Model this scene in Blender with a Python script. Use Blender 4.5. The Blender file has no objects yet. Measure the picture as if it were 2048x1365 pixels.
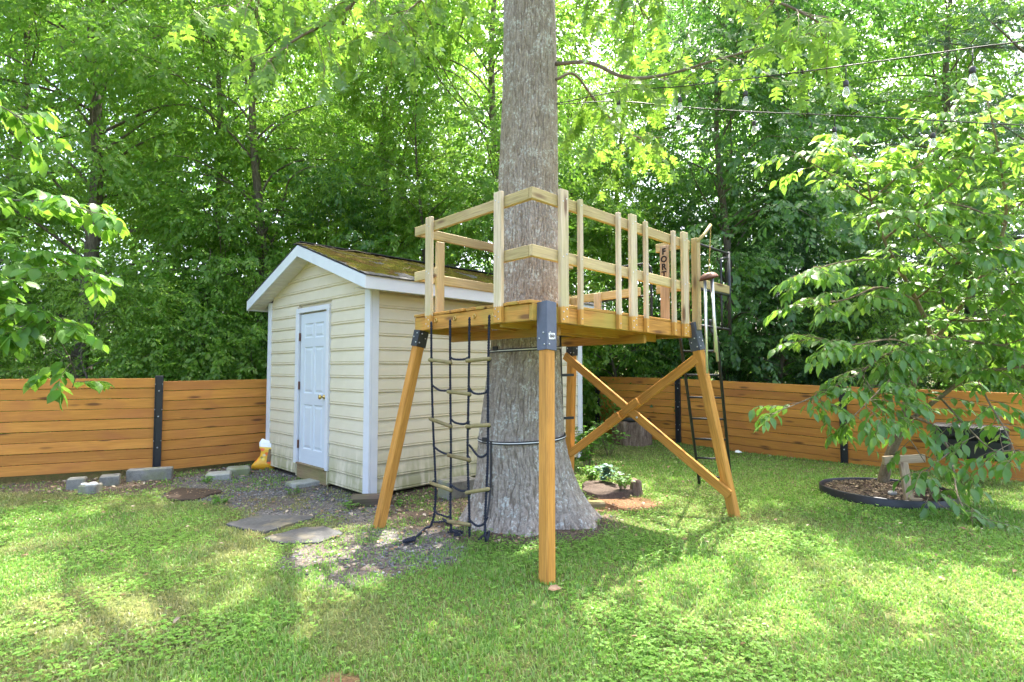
import bpy, math, random
import numpy as np
from mathutils import Vector, Matrix, Quaternion
random.seed(7)
RNG = np.random.default_rng(11)
PI = math.pi
sc = bpy.context.scene
col = sc.collection

# ------------------------------------------------------------------ camera
F = 1110.0                      # focal length in pixels of the 2048 px wide photograph
CAM_H = 1.5
TILT = math.atan(54.5 / F)
cam = bpy.data.cameras.new('camera')
cam.sensor_width = 36.0
cam.lens = 36.0 * F / 2048.0
cam.clip_start = 0.05
cam.clip_end = 600.0
cam_o = bpy.data.objects.new('camera', cam)
cam_o.location = (0, 0, CAM_H)
cam_o.rotation_euler = (PI / 2 + TILT, 0, 0)
col.objects.link(cam_o)
sc.camera = cam_o

# ------------------------------------------------------------------ sky and sun
SUN_EL, SUN_AZ = math.radians(65), math.radians(22)      # azimuth from +Y towards +X
w = bpy.data.worlds.new('World')
sc.world = w
w.use_nodes = True
wn = w.node_tree
bg = wn.nodes['Background']
sky = wn.nodes.new('ShaderNodeTexSky')
sky.sky_type = 'NISHITA'
sky.sun_disc = False
sky.sun_elevation = SUN_EL
sky.sun_rotation = SUN_AZ
sky.air_density = 0.75
sky.dust_density = 6.0
sky.ozone_density = 0.7
wn.links.new(sky.outputs[0], bg.inputs[0])
bg.inputs[1].default_value = 0.15
sun = bpy.data.lights.new('sun', 'SUN')
sun.energy = 2.4
sun.angle = math.radians(0.55)
sun.color = (1.0, 0.95, 0.86)
sun_o = bpy.data.objects.new('sun', sun)
sd = Vector((math.cos(SUN_EL) * math.sin(SUN_AZ), math.cos(SUN_EL) * math.cos(SUN_AZ), math.sin(SUN_EL)))
sun_o.rotation_euler = (-sd).to_track_quat('-Z', 'Y').to_euler()
sun_o.location = sd * 60
col.objects.link(sun_o)
sc.view_settings.view_transform = 'Standard'
sc.view_settings.look = 'None'
sc.view_settings.gamma = 1
sc.view_settings.use_curve_mapping = False
sc.view_settings.exposure = 3.02
sc.render.engine = 'CYCLES'
sc.cycles.use_denoising = True
sc.cycles.max_bounces = 8
sc.cycles.diffuse_bounces = 4
sc.cycles.transmission_bounces = 6
sc.cycles.glossy_bounces = 3
sc.cycles.sample_clamp_indirect = 8
sc.cycles.use_adaptive_sampling = True

# ------------------------------------------------------------------ helpers
CT, ST = math.cos(TILT), math.sin(TILT)
def at(px, py, Y):
    """the point seen at pixel (px, py) of the photograph at world depth Y"""
    dx, dz = px - 1024.0, -(py - 682.5)
    ry, rz = CT * F - ST * dz, ST * F + CT * dz
    k = Y / ry
    return Vector((dx * k, Y, CAM_H + rz * k))
def gnd(px, py, z=0.0):
    dx, dz = px - 1024.0, -(py - 682.5)
    ry, rz = CT * F - ST * dz, ST * F + CT * dz
    k = (z - CAM_H) / rz
    return Vector((dx * k, ry * k, z))

def _hash(ix, iy, iz, seed):
    h = (ix.astype(np.int64) * 374761393 + iy.astype(np.int64) * 668265263 + iz.astype(np.int64) * 2147483647 + seed * 974634777) & 0xffffffff
    h = ((h ^ (h >> 13)) * 1274126177) & 0xffffffff
    h = h ^ (h >> 16)
    return (h & 0xffff) / 65535.0
def vnoise(p, seed=0):
    p = np.asarray(p, float)
    i = np.floor(p).astype(np.int64); f = p - i; f = f * f * (3 - 2 * f)
    r = 0
    for a in (0, 1):
        for b in (0, 1):
            for c in (0, 1):
                wgt = (f[:, 0] if a else 1 - f[:, 0]) * (f[:, 1] if b else 1 - f[:, 1]) * (f[:, 2] if c else 1 - f[:, 2])
                r = r + wgt * _hash(i[:, 0] + a, i[:, 1] + b, i[:, 2] + c, seed)
    return r
def fbm(p, seed=0, oct=3):
    r, amp, tot = 0, 1.0, 0
    p = np.asarray(p, float)
    for o in range(oct):
        r = r + amp * vnoise(p * 2 ** o, seed + o); tot += amp; amp *= .5
    return r / tot
def gz(x, y):
    t = np.clip((np.asarray(y, float) - 9.0) / 3.5, 0, 1)
    return .1 * t * t * (3 - 2 * t)

def big_mesh(name, V, Fc, mats, smooth=False):
    """mesh from arrays: V (n,3), Fc (m,k) one face size"""
    V = np.ascontiguousarray(V, np.float32); Fc = np.ascontiguousarray(Fc, np.int32)
    m = bpy.data.meshes.new(name)
    n, k = Fc.shape
    m.vertices.add(len(V)); m.vertices.foreach_set('co', V.ravel())
    m.loops.add(n * k); m.loops.foreach_set('vertex_index', Fc.ravel())
    m.polygons.add(n)
    m.polygons.foreach_set('loop_start', np.arange(0, n * k, k, dtype=np.int32))
    if smooth:
        m.polygons.foreach_set('use_smooth', np.ones(n, bool))
    for mm in (mats if isinstance(mats, (list, tuple)) else [mats]):
        m.materials.append(mm)
    m.update(calc_edges=True)
    return m

class MB:
    def __init__(s): s.v = []; s.f = []; s.sm = []
    def add(s, V, Fs, smooth=False):
        o = len(s.v)
        s.v.extend([tuple(x) for x in V])
        for f in Fs:
            s.f.append(tuple(i + o for i in f)); s.sm.append(smooth)
        return s
    def box(s, lo, hi, c=0.0, M=None):
        V, Fs = cbox(lo, hi, c)
        if M is not None: V = [M @ Vector(v) for v in V]
        return s.add(V, Fs)
    def tube(s, pts, rad, n=8, caps=True):
        V, Fs = tube_arr(pts, rad, n, caps)
        return s.add(V, Fs, True)
    def mesh(s, name, mat):
        m = bpy.data.meshes.new(name)
        m.from_pydata(s.v, [], s.f)
        m.polygons.foreach_set('use_smooth', s.sm)
        m.materials.append(mat); m.update()
        return m

def cbox(lo, hi, c=0.0):
    x0, y0, z0 = lo; x1, y1, z1 = hi
    if c <= 0:
        V = [(x0,y0,z0),(x1,y0,z0),(x1,y1,z0),(x0,y1,z0),(x0,y0,z1),(x1,y0,z1),(x1,y1,z1),(x0,y1,z1)]
        return V, [(0,3,2,1),(4,5,6,7),(0,1,5,4),(1,2,6,5),(2,3,7,6),(3,0,4,7)]
    V = []; ix = {}
    for sx in (0, 1):
        for sy in (0, 1):
            for sz in (0, 1):
                X = (x0, x1)[sx]; Y = (y0, y1)[sy]; Z = (z0, z1)[sz]
                dx = c if sx == 0 else -c; dy = c if sy == 0 else -c; dz = c if sz == 0 else -c
                ix[sx, sy, sz, 0] = len(V); V.append((X, Y + dy, Z + dz))
                ix[sx, sy, sz, 1] = len(V); V.append((X + dx, Y, Z + dz))
                ix[sx, sy, sz, 2] = len(V); V.append((X + dx, Y + dy, Z))
    Fs = []
    def q(a, b, cc, d): Fs.append((a, b, cc, d))
    for s_ in (0, 1):
        f = [ix[s_,0,0,0], ix[s_,1,0,0], ix[s_,1,1,0], ix[s_,0,1,0]]; Fs.append(tuple(f if s_ else f[::-1]))
        f = [ix[0,s_,0,1], ix[1,s_,0,1], ix[1,s_,1,1], ix[0,s_,1,1]]; Fs.append(tuple(f[::-1] if s_ else f))
        f = [ix[0,0,s_,2], ix[1,0,s_,2], ix[1,1,s_,2], ix[0,1,s_,2]]; Fs.append(tuple(f if s_ else f[::-1]))
    for a in (0, 1):
        for b in (0, 1):
            f = [ix[0,a,b,1], ix[1,a,b,1], ix[1,a,b,2], ix[0,a,b,2]]; Fs.append(tuple(f if (a != b) else f[::-1]))
            f = [ix[a,0,b,0], ix[a,1,b,0], ix[a,1,b,2], ix[a,0,b,2]]; Fs.append(tuple(f[::-1] if (a != b) else f))
            f = [ix[a,b,0,0], ix[a,b,1,0], ix[a,b,1,1], ix[a,b,0,1]]; Fs.append(tuple(f if (a != b) else f[::-1]))
            for d in (0, 1):
                t = (ix[a,b,d,0], ix[a,b,d,1], ix[a,b,d,2])
                Fs.append(t if (a + b + d) % 2 else t[::-1])
    return V, Fs

def tube_arr(pts, rad, n=8, caps=True):
    P = [Vector(p) for p in pts]
    if not hasattr(rad, '__len__'): rad = [rad] * len(P)
    V = []; Fs = []
    t = (P[1] - P[0]).normalized()
    up = Vector((0, 0, 1)) if abs(t.z) < .9 else Vector((1, 0, 0))
    x = t.cross(up).normalized()
    for i, p in enumerate(P):
        t = (P[min(i + 1, len(P) - 1)] - P[max(i - 1, 0)]).normalized()
        x = (x - t * x.dot(t)).normalized(); y = t.cross(x)
        for k in range(n):
            a = 2 * PI * k / n
            V.append(p + (x * math.cos(a) + y * math.sin(a)) * rad[i])
    for i in range(len(P) - 1):
        for k in range(n):
            k2 = (k + 1) % n
            Fs.append((i*n + k, i*n + k2, (i+1)*n + k2, (i+1)*n + k))
    if caps:
        Fs.append(tuple(range(n))[::-1]); Fs.append(tuple((len(P)-1)*n + k for k in range(n)))
    return V, Fs

def smooth_path(P, sub=6):
    P = [Vector(p) for p in P]
    Q = [P[0] * 2 - P[1]] + P + [P[-1] * 2 - P[-2]]
    out = []
    for i in range(1, len(Q) - 2):
        for k in range(sub):
            t = k / sub; a, b, c, d = Q[i-1], Q[i], Q[i+1], Q[i+2]
            out.append(.5 * ((2*b) + (c - a) * t + (2*a - 5*b + 4*c - d) * t*t + (-a + 3*b - 3*c + d) * t**3))
    out.append(P[-1])
    return out

WM = {}                                   # world matrix of every object, kept by hand
def put(o, parent=None, M=None):
    M = M or Matrix.Identity(4)
    if o.name not in col.objects: col.objects.link(o)
    if parent is not None:
        o.parent = parent
        o.matrix_basis = WM[parent].inverted() @ M
    else:
        o.matrix_basis = M
    WM[o] = M
    return o
def tag(o, label=None, cat=None, group=None, kind=None):
    if label: o['label'] = label
    if cat: o['category'] = cat
    if group: o['group'] = group
    if kind: o['kind'] = kind
    return o
def thing(name, loc, label, cat, group=None):
    o = bpy.data.objects.new(name, None)
    o.empty_display_size = .1
    put(o, None, Matrix.Translation(Vector(loc)))
    return tag(o, label, cat, group)
def part(name, mesh, parent, M=None, label=None, kind=None):
    o = bpy.data.objects.new(name, mesh)
    put(o, parent, M if M is not None else Matrix.Identity(4))
    return tag(o, label, None, None, kind)
def frame(p, x, z):
    x = Vector(x).normalized(); z = Vector(z); y = z.cross(x).normalized(); z = x.cross(y)
    M = Matrix((x, y, z)).transposed().to_4x4(); M.translation = Vector(p)
    return M
_beam_cache = {}
def beam(name, p0, p1, wd, ht, mat, parent, up=(0, 0, 1), c=.004, label=None):
    """a straight timber from p0 to p1; wd across, ht along 'up'; local X is the grain"""
    p0, p1 = Vector(p0), Vector(p1); L = (p1 - p0).length
    key = (round(L, 3), round(wd, 4), round(ht, 4), mat.name, c)
    if key not in _beam_cache:
        _beam_cache[key] = MB().box((0, -wd/2, -ht/2), (L, wd/2, ht/2), c).mesh(name, mat)
    return part(name, _beam_cache[key], parent, frame(p0, p1 - p0, up), label)

# ------------------------------------------------------------------ materials
def nmat(name):
    m = bpy.data.materials.new(name); m.use_nodes = True
    return m, m.node_tree, m.node_tree.nodes['Principled BSDF']
def nd(nt, typ, **kw):
    n = nt.nodes.new('ShaderNode' + typ)
    for k, v in kw.items():
        if k in n.inputs.keys(): n.inputs[k].default_value = v
        else: setattr(n, k, v)
    return n
def L(nt, a, b): nt.links.new(a, b)
def ramp(nt, fac, stops):
    r = nd(nt, 'ValToRGB')
    e = r.color_ramp.elements
    while len(e) < len(stops): e.new(.5)
    for el, (p, c) in zip(e, stops):
        el.position = p; el.color = (*c, 1) if len(c) == 3 else c
    L(nt, fac, r.inputs[0])
    return r.outputs[0]
def mix(nt, fac, a, b, mode='MIX'):
    n = nt.nodes.new('ShaderNodeMix'); n.data_type = 'RGBA'; n.blend_type = mode
    for s, v in ((n.inputs[0], fac), (n.inputs[6], a), (n.inputs[7], b)):
        if hasattr(v, 'links'): L(nt, v, s)
        else: s.default_value = v if not isinstance(v, tuple) or len(v) == 4 else (*v, 1)
    return n.outputs[2]
def math_(nt, op, a, b=0.0):
    n = nd(nt, 'Math', operation=op)
    for s, v in ((n.inputs[0], a), (n.inputs[1], b)):
        if hasattr(v, 'links'): L(nt, v, s)
        else: s.default_value = v
    return n.outputs[0]
def coords(nt, scale=(1, 1, 1), rnd=True):
    tc = nd(nt, 'TexCoord'); src = tc.outputs['Object']
    if rnd:
        oi = nd(nt, 'ObjectInfo'); off = math_(nt, 'MULTIPLY', oi.outputs['Random'], 57.0)
        va = nd(nt, 'VectorMath', operation='ADD'); L(nt, src, va.inputs[0]); L(nt, off, va.inputs[1]); src = va.outputs[0]
    mp = nd(nt, 'Mapping'); mp.inputs['Scale'].default_value = scale
    L(nt, src, mp.inputs['Vector'])
    return mp.outputs[0]
def noise(nt, vec, scale=1.0, detail=4.0, dist=0.0, rough=.55):
    n = nd(nt, 'TexNoise', Scale=scale, Detail=detail, Distortion=dist, Roughness=rough)
    L(nt, vec, n.inputs['Vector'])
    return n.outputs['Fac']
def bump(nt, b, h, strength=.3, dist=.01):
    n = nd(nt, 'Bump', Strength=strength, Distance=dist)
    L(nt, h, n.inputs['Height']); L(nt, n.outputs[0], b.inputs['Normal'])

def wood(name, c1, c2, c3=None, c3amt=.5, rough=.62, knot=(.12, .05, .02), stain_end=None, tone=.25, grain=.85):
    m, nt, b = nmat(name)
    v1 = coords(nt, (.9, 9, 9)); v2 = coords(nt, (4, 110, 110)); v3 = coords(nt, (1.1, 1.6, 1.6)); vk = coords(nt, (1.7, 7.5, 7.5))
    g1 = noise(nt, v1, 1.0, 5, 1.6); g2 = noise(nt, v2, 1.0, 3, .4)
    c = ramp(nt, g1, [(.3, c1), (.52, tuple((a + b_) / 2 for a, b_ in zip(c1, c2))), (.72, c2)])
    gr = ramp(nt, g2, [(.28, (.62, .57, .52)), (.62, (1.06, 1.04, 1))])
    c = mix(nt, grain, c, gr, 'MULTIPLY')
    if c3 is not None:
        f = ramp(nt, noise(nt, v3, 1.4, 4, .6), [(.45, (0, 0, 0)), (.68, (c3amt,) * 3)])
        c = mix(nt, f, c, c3)
    vo = nd(nt, 'TexVoronoi', Scale=1.0, Randomness=1.0); L(nt, vk, vo.inputs['Vector'])
    kf = ramp(nt, vo.outputs['Distance'], [(.09, (.85,) * 3), (.2, (0, 0, 0))])
    c = mix(nt, kf, c, knot)
    oi = nd(nt, 'ObjectInfo')
    br = ramp(nt, oi.outputs['Random'], [(0, (1 - tone, 1 - tone * 1.1, 1 - tone * 1.2)), (1, (1 + tone * .6,) * 3)])
    c = mix(nt, 1.0, c, br, 'MULTIPLY')
    if stain_end is not None:
        tc = nd(nt, 'TexCoord'); sx = nd(nt, 'SeparateXYZ'); L(nt, tc.outputs['Object'], sx.inputs[0])
        wob = math_(nt, 'MULTIPLY', noise(nt, coords(nt, (40, 60, 60)), 1, 2), .03)
        f = ramp(nt, math_(nt, 'ADD', sx.outputs[0], wob), [(.142, (1, 1, 1)), (.15, (0, 0, 0))])
        c = mix(nt, f, c, mix(nt, .8, stain_end, gr, 'MULTIPLY'))
    L(nt, c, b.inputs['Base Color'])
    b.inputs['Roughness'].default_value = rough
    b.inputs['Specular IOR Level'].default_value = .3
    bump(nt, b, g2, .25, .004)
    return m
def plain(name, colr, rough=.5, metal=0.0, var=.12, scale=18, spec=.4, bmp=.1, bscale=60):
    m, nt, b = nmat(name)
    v = coords(nt)
    f = noise(nt, v, scale, 5, .4)
    c = ramp(nt, f, [(.3, tuple(x * (1 - var) for x in colr)), (.7, tuple(min(1, x * (1 + var)) for x in colr))])
    L(nt, c, b.inputs['Base Color'])
    b.inputs['Roughness'].default_value = rough; b.inputs['Metallic'].default_value = metal
    b.inputs['Specular IOR Level'].default_value = spec
    if bmp: bump(nt, b, noise(nt, v, bscale, 3), bmp, .004)
    return m
def stone_mat(name, c1, c2, rough=.85, scale=9, green=None):
    m, nt, b = nmat(name)
    v = coords(nt)
    f = noise(nt, v, scale, 7, .3, .65); f2 = noise(nt, v, scale * 9, 4)
    c = ramp(nt, f, [(.3, c1), (.7, c2)])
    c = mix(nt, .6, c, ramp(nt, f2, [(.35, (.72,) * 3), (.65, (1.1,) * 3)]), 'MULTIPLY')
    if green:
        c = mix(nt, ramp(nt, noise(nt, v, 3.3, 4), [(.5, (0,) * 3), (.68, (.75,) * 3)]), c, green)
    L(nt, c, b.inputs['Base Color']); b.inputs['Roughness'].default_value = rough
    b.inputs['Specular IOR Level'].default_value = .25
    bump(nt, b, f2, .5, .006)
    return m
def leaf_mat(name, cols, trans, tmix=.5, gloss=.07, rough=.38):
    """cols: ramp of reflected colours, trans: ramp of transmitted colours, picked leaf by leaf"""
    m, nt, b = nmat(name)
    nt.nodes.remove(b)
    out = nt.nodes['Material Output']
    g = nd(nt, 'NewGeometry'); oi = nd(nt, 'ObjectInfo')
    r = math_(nt, 'FRACT', math_(nt, 'ADD', g.outputs['Random Per Island'], math_(nt, 'MULTIPLY', oi.outputs['Random'], 3.7)))
    n = len(cols)
    cd = ramp(nt, r, [(i / max(1, n - 1), c) for i, c in enumerate(cols)])
    ct = ramp(nt, r, [(i / max(1, n - 1), c) for i, c in enumerate(trans)])
    d = nd(nt, 'BsdfDiffuse'); t = nd(nt, 'BsdfTranslucent'); gl = nd(nt, 'BsdfGlossy', Roughness=rough)
    gl.inputs['Color'].default_value = (.9, .95, .9, 1)
    L(nt, cd, d.inputs['Color']); L(nt, ct, t.inputs['Color'])
    m1 = nd(nt, 'MixShader'); m1.inputs[0].default_value = tmix
    L(nt, d.outputs[0], m1.inputs[1]); L(nt, t.outputs[0], m1.inputs[2])
    m2 = nd(nt, 'MixShader')
    fr = nd(nt, 'LayerWeight', Blend=.25)
    L(nt, math_(nt, 'ADD', math_(nt, 'MULTIPLY', fr.outputs['Fresnel'], gloss * 2.5), gloss * .35), m2.inputs[0])
    L(nt, m1.outputs[0], m2.inputs[1]); L(nt, gl.outputs[0], m2.inputs[2])
    L(nt, m2.outputs[0], out.inputs['Surface'])
    return m
def bark_mat(name, c1, c2, c3, sc_=(14, 14, 3.2), lichen=None, strength=.8, attr=None):
    m, nt, b = nmat(name)
    v = coords(nt, sc_); vf = coords(nt, (1, 1, 1))
    f = noise(nt, v, 1.0, 6, 1.2, .6); f2 = noise(nt, vf, 55, 4)
    c = ramp(nt, f, [(.28, c1), (.5, c2), (.72, c3)])
    c = mix(nt, .55, c, ramp(nt, f2, [(.35, (.66,) * 3), (.65, (1.12,) * 3)]), 'MULTIPLY')
    if lichen:
        lf = math_(nt, 'MULTIPLY', noise(nt, vf, 6.5, 6, .5, .7), noise(nt, vf, 38, 4, 0, .7))
        c = mix(nt, ramp(nt, lf, [(.27, (0,) * 3), (.36, (.75,) * 3)]), c, lichen)
    L(nt, c, b.inputs['Base Color']); b.inputs['Roughness'].default_value = .9
    b.inputs['Specular IOR Level'].default_value = .15
    bump(nt, b, math_(nt, 'ADD', f, math_(nt, 'MULTIPLY', f2, .35)), strength, .02)
    if attr:
        a = nd(nt, 'Attribute'); a.attribute_name = attr
        groove = ramp(nt, a.outputs['Fac'], [(.05, (.85,) * 3), (.5, (0, 0, 0))])
        c = mix(nt, groove, c, mix(nt, f2, (.11, .085, .062), (.20, .16, .12)))
        L(nt, c, b.inputs['Base Color'])
    return m

M_fence = wood('stained fence wood', (.55, .225, .042), (.69, .315, .068), (.46, .16, .058), .6, tone=.2, grain=.45)
M_post = wood('stained post wood', (.46, .21, .035), (.66, .33, .075), (.33, .17, .04), .45, tone=.08)
M_deck = wood('deck timber', (.40, .19, .035), (.58, .30, .065), (.34, .27, .05), .8, tone=.22)
M_rail = wood('treated rail wood', (.44, .36, .15), (.60, .49, .26), (.46, .33, .19), .75, tone=.2)
M_upr = wood('weathered upright wood', (.52, .42, .27), (.68, .58, .43), (.44, .40, .17), .6, tone=.1, stain_end=(.58, .31, .07))
M_sign = wood('pinkish sign plank wood', (.40, .29, .19), (.54, .42, .30), None, tone=.05)
M_grey = wood('grey green timber', (.32, .27, .13), (.44, .38, .2), (.28, .27, .1), .7, tone=.12)
M_board = wood('old plank', (.20, .14, .08), (.34, .25, .15), (.16, .17, .05), .8)
M_skid = wood('dark old timber', (.085, .06, .045), (.16, .12, .09), (.08, .08, .04), .6)
M_rung = wood('rung wood', (.20, .165, .075), (.32, .26, .13), (.22, .2, .08), .6)
M_black = plain('black steel', (.014, .016, .022), .42, .0, .25, 9, .5, .05)
M_grey_metal = plain('grey bracket steel', (.085, .098, .125), .45, .3, .12, 14, .5, .06)
M_dark_metal = plain('black bracket steel', (.02, .022, .028), .4, .2, .15, 14, .5, .06)
M_bolt = plain('zinc bolt', (.62, .63, .65), .35, .8, .1, 30, .5, 0)
M_steel = plain('brushed steel tube', (.80, .81, .83), .42, 1.0, .05, 40, .5, .02)
M_rust = plain('rusty brown cap', (.13, .055, .035), .6, .2, .35, 22, .4, .3)
M_brass = plain('brass', (.60, .42, .14), .28, 1.0, .1, 20, .5, 0)
M_white = plain('white trim paint', (.63, .645, .67), .45, 0, .04, 5, .4, .04)
M_fascia = plain('white fascia', (.60, .64, .66), .5, 0, .05, 4, .4, .05)
M_soffit = plain('soffit vinyl', (.62, .60, .60), .55, 0, .05, 6, .35, .03)
M_door = plain('painted door', (.57, .62, .665), .38, 0, .03, 4, .4, .03)
M_rope = plain('dark braided rope', (.022, .026, .04), .75, 0, .5, 120, .2, .4, 300)
M_strap = plain('black webbing', (.018, .019, .024), .5, 0, .3, 60, .5, .2)
M_letter = plain('black lettering', (.02, .015, .015), .6, 0, .1, 20, .3, 0)
M_sticker = plain('white sticker', (.78, .78, .76), .45, 0, .03, 20, .3, 0)
M_cable = plain('black cable', (.03, .027, .025), .5, 0, .2, 20, .4, 0)
M_plastic = plain('black plastic', (.02, .021, .025), .42, 0, .2, 9, .45, .08)
M_concrete = stone_mat('concrete block', (.15, .145, .125), (.31, .30, .27), green=(.24, .25, .12))
M_paver = stone_mat('mossy paver', (.25, .255, .22), (.42, .42, .37), green=(.18, .2, .07))
M_flag = stone_mat('flagstone', (.06, .06, .06), (.125, .122, .115), scale=4, green=(.24, .2, .12))
M_shell = stone_mat('white shell', (.62, .6, .56), (.85, .84, .8))
M_pebble = stone_mat('pebble', (.3, .29, .28), (.48, .46, .44))
M_gravel = stone_mat('gravel', (.13, .14, .16), (.36, .37, .41), scale=25)
M_shingle = stone_mat('asphalt shingle', (.035, .035, .037), (.08, .078, .075), scale=30)
M_bark = bark_mat('oak bark', (.21, .17, .13), (.33, .28, .225), (.45, .395, .33), (22, 22, 7), lichen=(.58, .60, .54), attr='ridge')
M_bark2 = bark_mat('dark forest bark', (.07, .058, .045), (.15, .125, .10), (.24, .21, .17), (20, 20, 4))
M_bark3 = bark_mat('smooth brown bark', (.12, .09, .06), (.22, .17, .11), (.30, .25, .18), (16, 16, 6), strength=.4)
M_stump = bark_mat('stump bark', (.09, .06, .045), (.19, .135, .10), (.30, .23, .18), (24, 24, 4))

M_leafA = leaf_mat('mid green leaves', [(.085, .18, .026), (.115, .22, .033), (.15, .25, .042)], [(.20, .46, .045), (.27, .53, .06), (.36, .59, .08)], .5, .05)
M_leafB = leaf_mat('yellow green leaves', [(.10, .20, .025), (.125, .235, .03), (.155, .26, .036)], [(.28, .52, .06), (.35, .59, .08), (.42, .63, .09)], .5, .05)
M_leafC = leaf_mat('blue green leaves', [(.05, .125, .03), (.068, .155, .036), (.09, .185, .042)], [(.13, .37, .05), (.18, .43, .06), (.24, .48, .07)], .46, .09)
M_leafD = leaf_mat('deep green leaves', [(.015, .05, .014), (.02, .065, .016), (.03, .08, .02)], [(.05, .17, .02), (.07, .21, .025), (.09, .25, .03)], .4)
M_oakleaf = leaf_mat('oak leaves', [(.08, .165, .022), (.10, .195, .026), (.09, .18, .03)], [(.26, .50, .055), (.34, .57, .065), (.29, .53, .055)], .5, .06)
M_perleaf = leaf_mat('glossy ovate leaves', [(.07, .17, .026), (.09, .205, .032), (.115, .235, .038)], [(.24, .50, .05), (.30, .56, .065), (.38, .61, .075)], .44, .10, .36)
M_leftleaf = leaf_mat('broad spring leaves', [(.06, .17, .022), (.08, .2, .026), (.1, .22, .03)], [(.22, .48, .05), (.27, .53, .05), (.33, .57, .06)], .46, .06)
M_needle = leaf_mat('pine needles', [(.05, .11, .06), (.07, .14, .075), (.09, .17, .09)], [(.05, .14, .06), (.07, .17, .07), (.08, .18, .08)], .3, .1)
M_weed = leaf_mat('weed leaves', [(.06, .17, .025), (.09, .22, .03), (.1, .22, .05)], [(.2, .48, .05), (.3, .55, .06), (.34, .56, .08)], .45, .06)
M_kale = leaf_mat('blue kale leaves', [(.09, .19, .13), (.13, .23, .17)], [(.14, .28, .12), (.18, .32, .16)], .3, .06)

def grass_mat(name):
    m, nt, b = nmat(name); nt.nodes.remove(b); out = nt.nodes['Material Output']
    g = nd(nt, 'NewGeometry'); r = g.outputs['Random Per Island']
    c = ramp(nt, r, [(0, (.10, .22, .03)), (.5, (.145, .285, .045)), (.86, (.20, .335, .07)), (1, (.34, .31, .13))])
    t = ramp(nt, r, [(0, (.20, .46, .055)), (.5, (.27, .53, .07)), (.85, (.35, .57, .1)), (1, (.46, .46, .2))])
    v = coords(nt, (1, 1, 1), False)
    f = ramp(nt, math_(nt, 'ADD', noise(nt, v, .55, 3), math_(nt, 'MULTIPLY', noise(nt, v, 3.2, 3), .45)), [(.76, (0,) * 3), (.98, (.5,) * 3)])
    at_ = nd(nt, 'Attribute'); at_.attribute_name = 'dry'
    f = math_(nt, 'ADD', f, at_.outputs['Fac'])
    f = math_(nt, 'MINIMUM', f, .9)
    c = mix(nt, f, c, (.27, .235, .105)); t = mix(nt, f, t, (.42, .36, .16))
    d = nd(nt, 'BsdfDiffuse'); tr = nd(nt, 'BsdfTranslucent'); gl = nd(nt, 'BsdfGlossy', Roughness=.45)
    L(nt, c, d.inputs[0]); L(nt, t, tr.inputs[0])
    m1 = nd(nt, 'MixShader'); m1.inputs[0].default_value = .4; L(nt, d.outputs[0], m1.inputs[1]); L(nt, tr.outputs[0], m1.inputs[2])
    m2 = nd(nt, 'MixShader'); m2.inputs[0].default_value = .035; L(nt, m1.outputs[0], m2.inputs[1]); L(nt, gl.outputs[0], m2.inputs[2])
    L(nt, m2.outputs[0], out.inputs['Surface'])
    return m
M_grass = grass_mat('grass blades')
M_clover = leaf_mat('clover leaves', [(.11, .25, .035), (.16, .31, .05), (.22, .37, .08)], [(.26, .52, .06), (.34, .58, .08), (.40, .62, .1)], .4, .04)

def siding_mat():
    m, nt, b = nmat('cream vinyl siding')
    v = coords(nt, (1, 1, 1), False)
    c = ramp(nt, noise(nt, v, 2.2, 4), [(.3, (.60, .535, .385)), (.7, (.665, .60, .45))])
    sx = nd(nt, 'SeparateXYZ'); g = nd(nt, 'NewGeometry'); L(nt, g.outputs['Position'], sx.inputs[0])
    n1 = noise(nt, g.outputs['Position'], 3.2, 5, .4); 
    mp = nd(nt, 'Mapping'); mp.inputs['Scale'].default_value = (9, 9, 1.2); L(nt, g.outputs['Position'], mp.inputs[0])
    n2 = noise(nt, mp.outputs[0], 1.6, 4)
    f = math_(nt, 'MULTIPLY', ramp(nt, sx.outputs[2], [(.05, (1,) * 3), (.62, (0,) * 3)]), ramp(nt, math_(nt, 'MULTIPLY', n1, n2), [(.15, (0,) * 3), (.3, (.85,) * 3)]))
    c = mix(nt, f, c, (.27, .27, .12))
    L(nt, c, b.inputs['Base Color']); b.inputs['Roughness'].default_value = .5; b.inputs['Specular IOR Level'].default_value = .3
    bump(nt, b, noise(nt, coords(nt, (3, 60, 60)), 1, 3), .06, .003)
    return m
M_siding = siding_mat()

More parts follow.
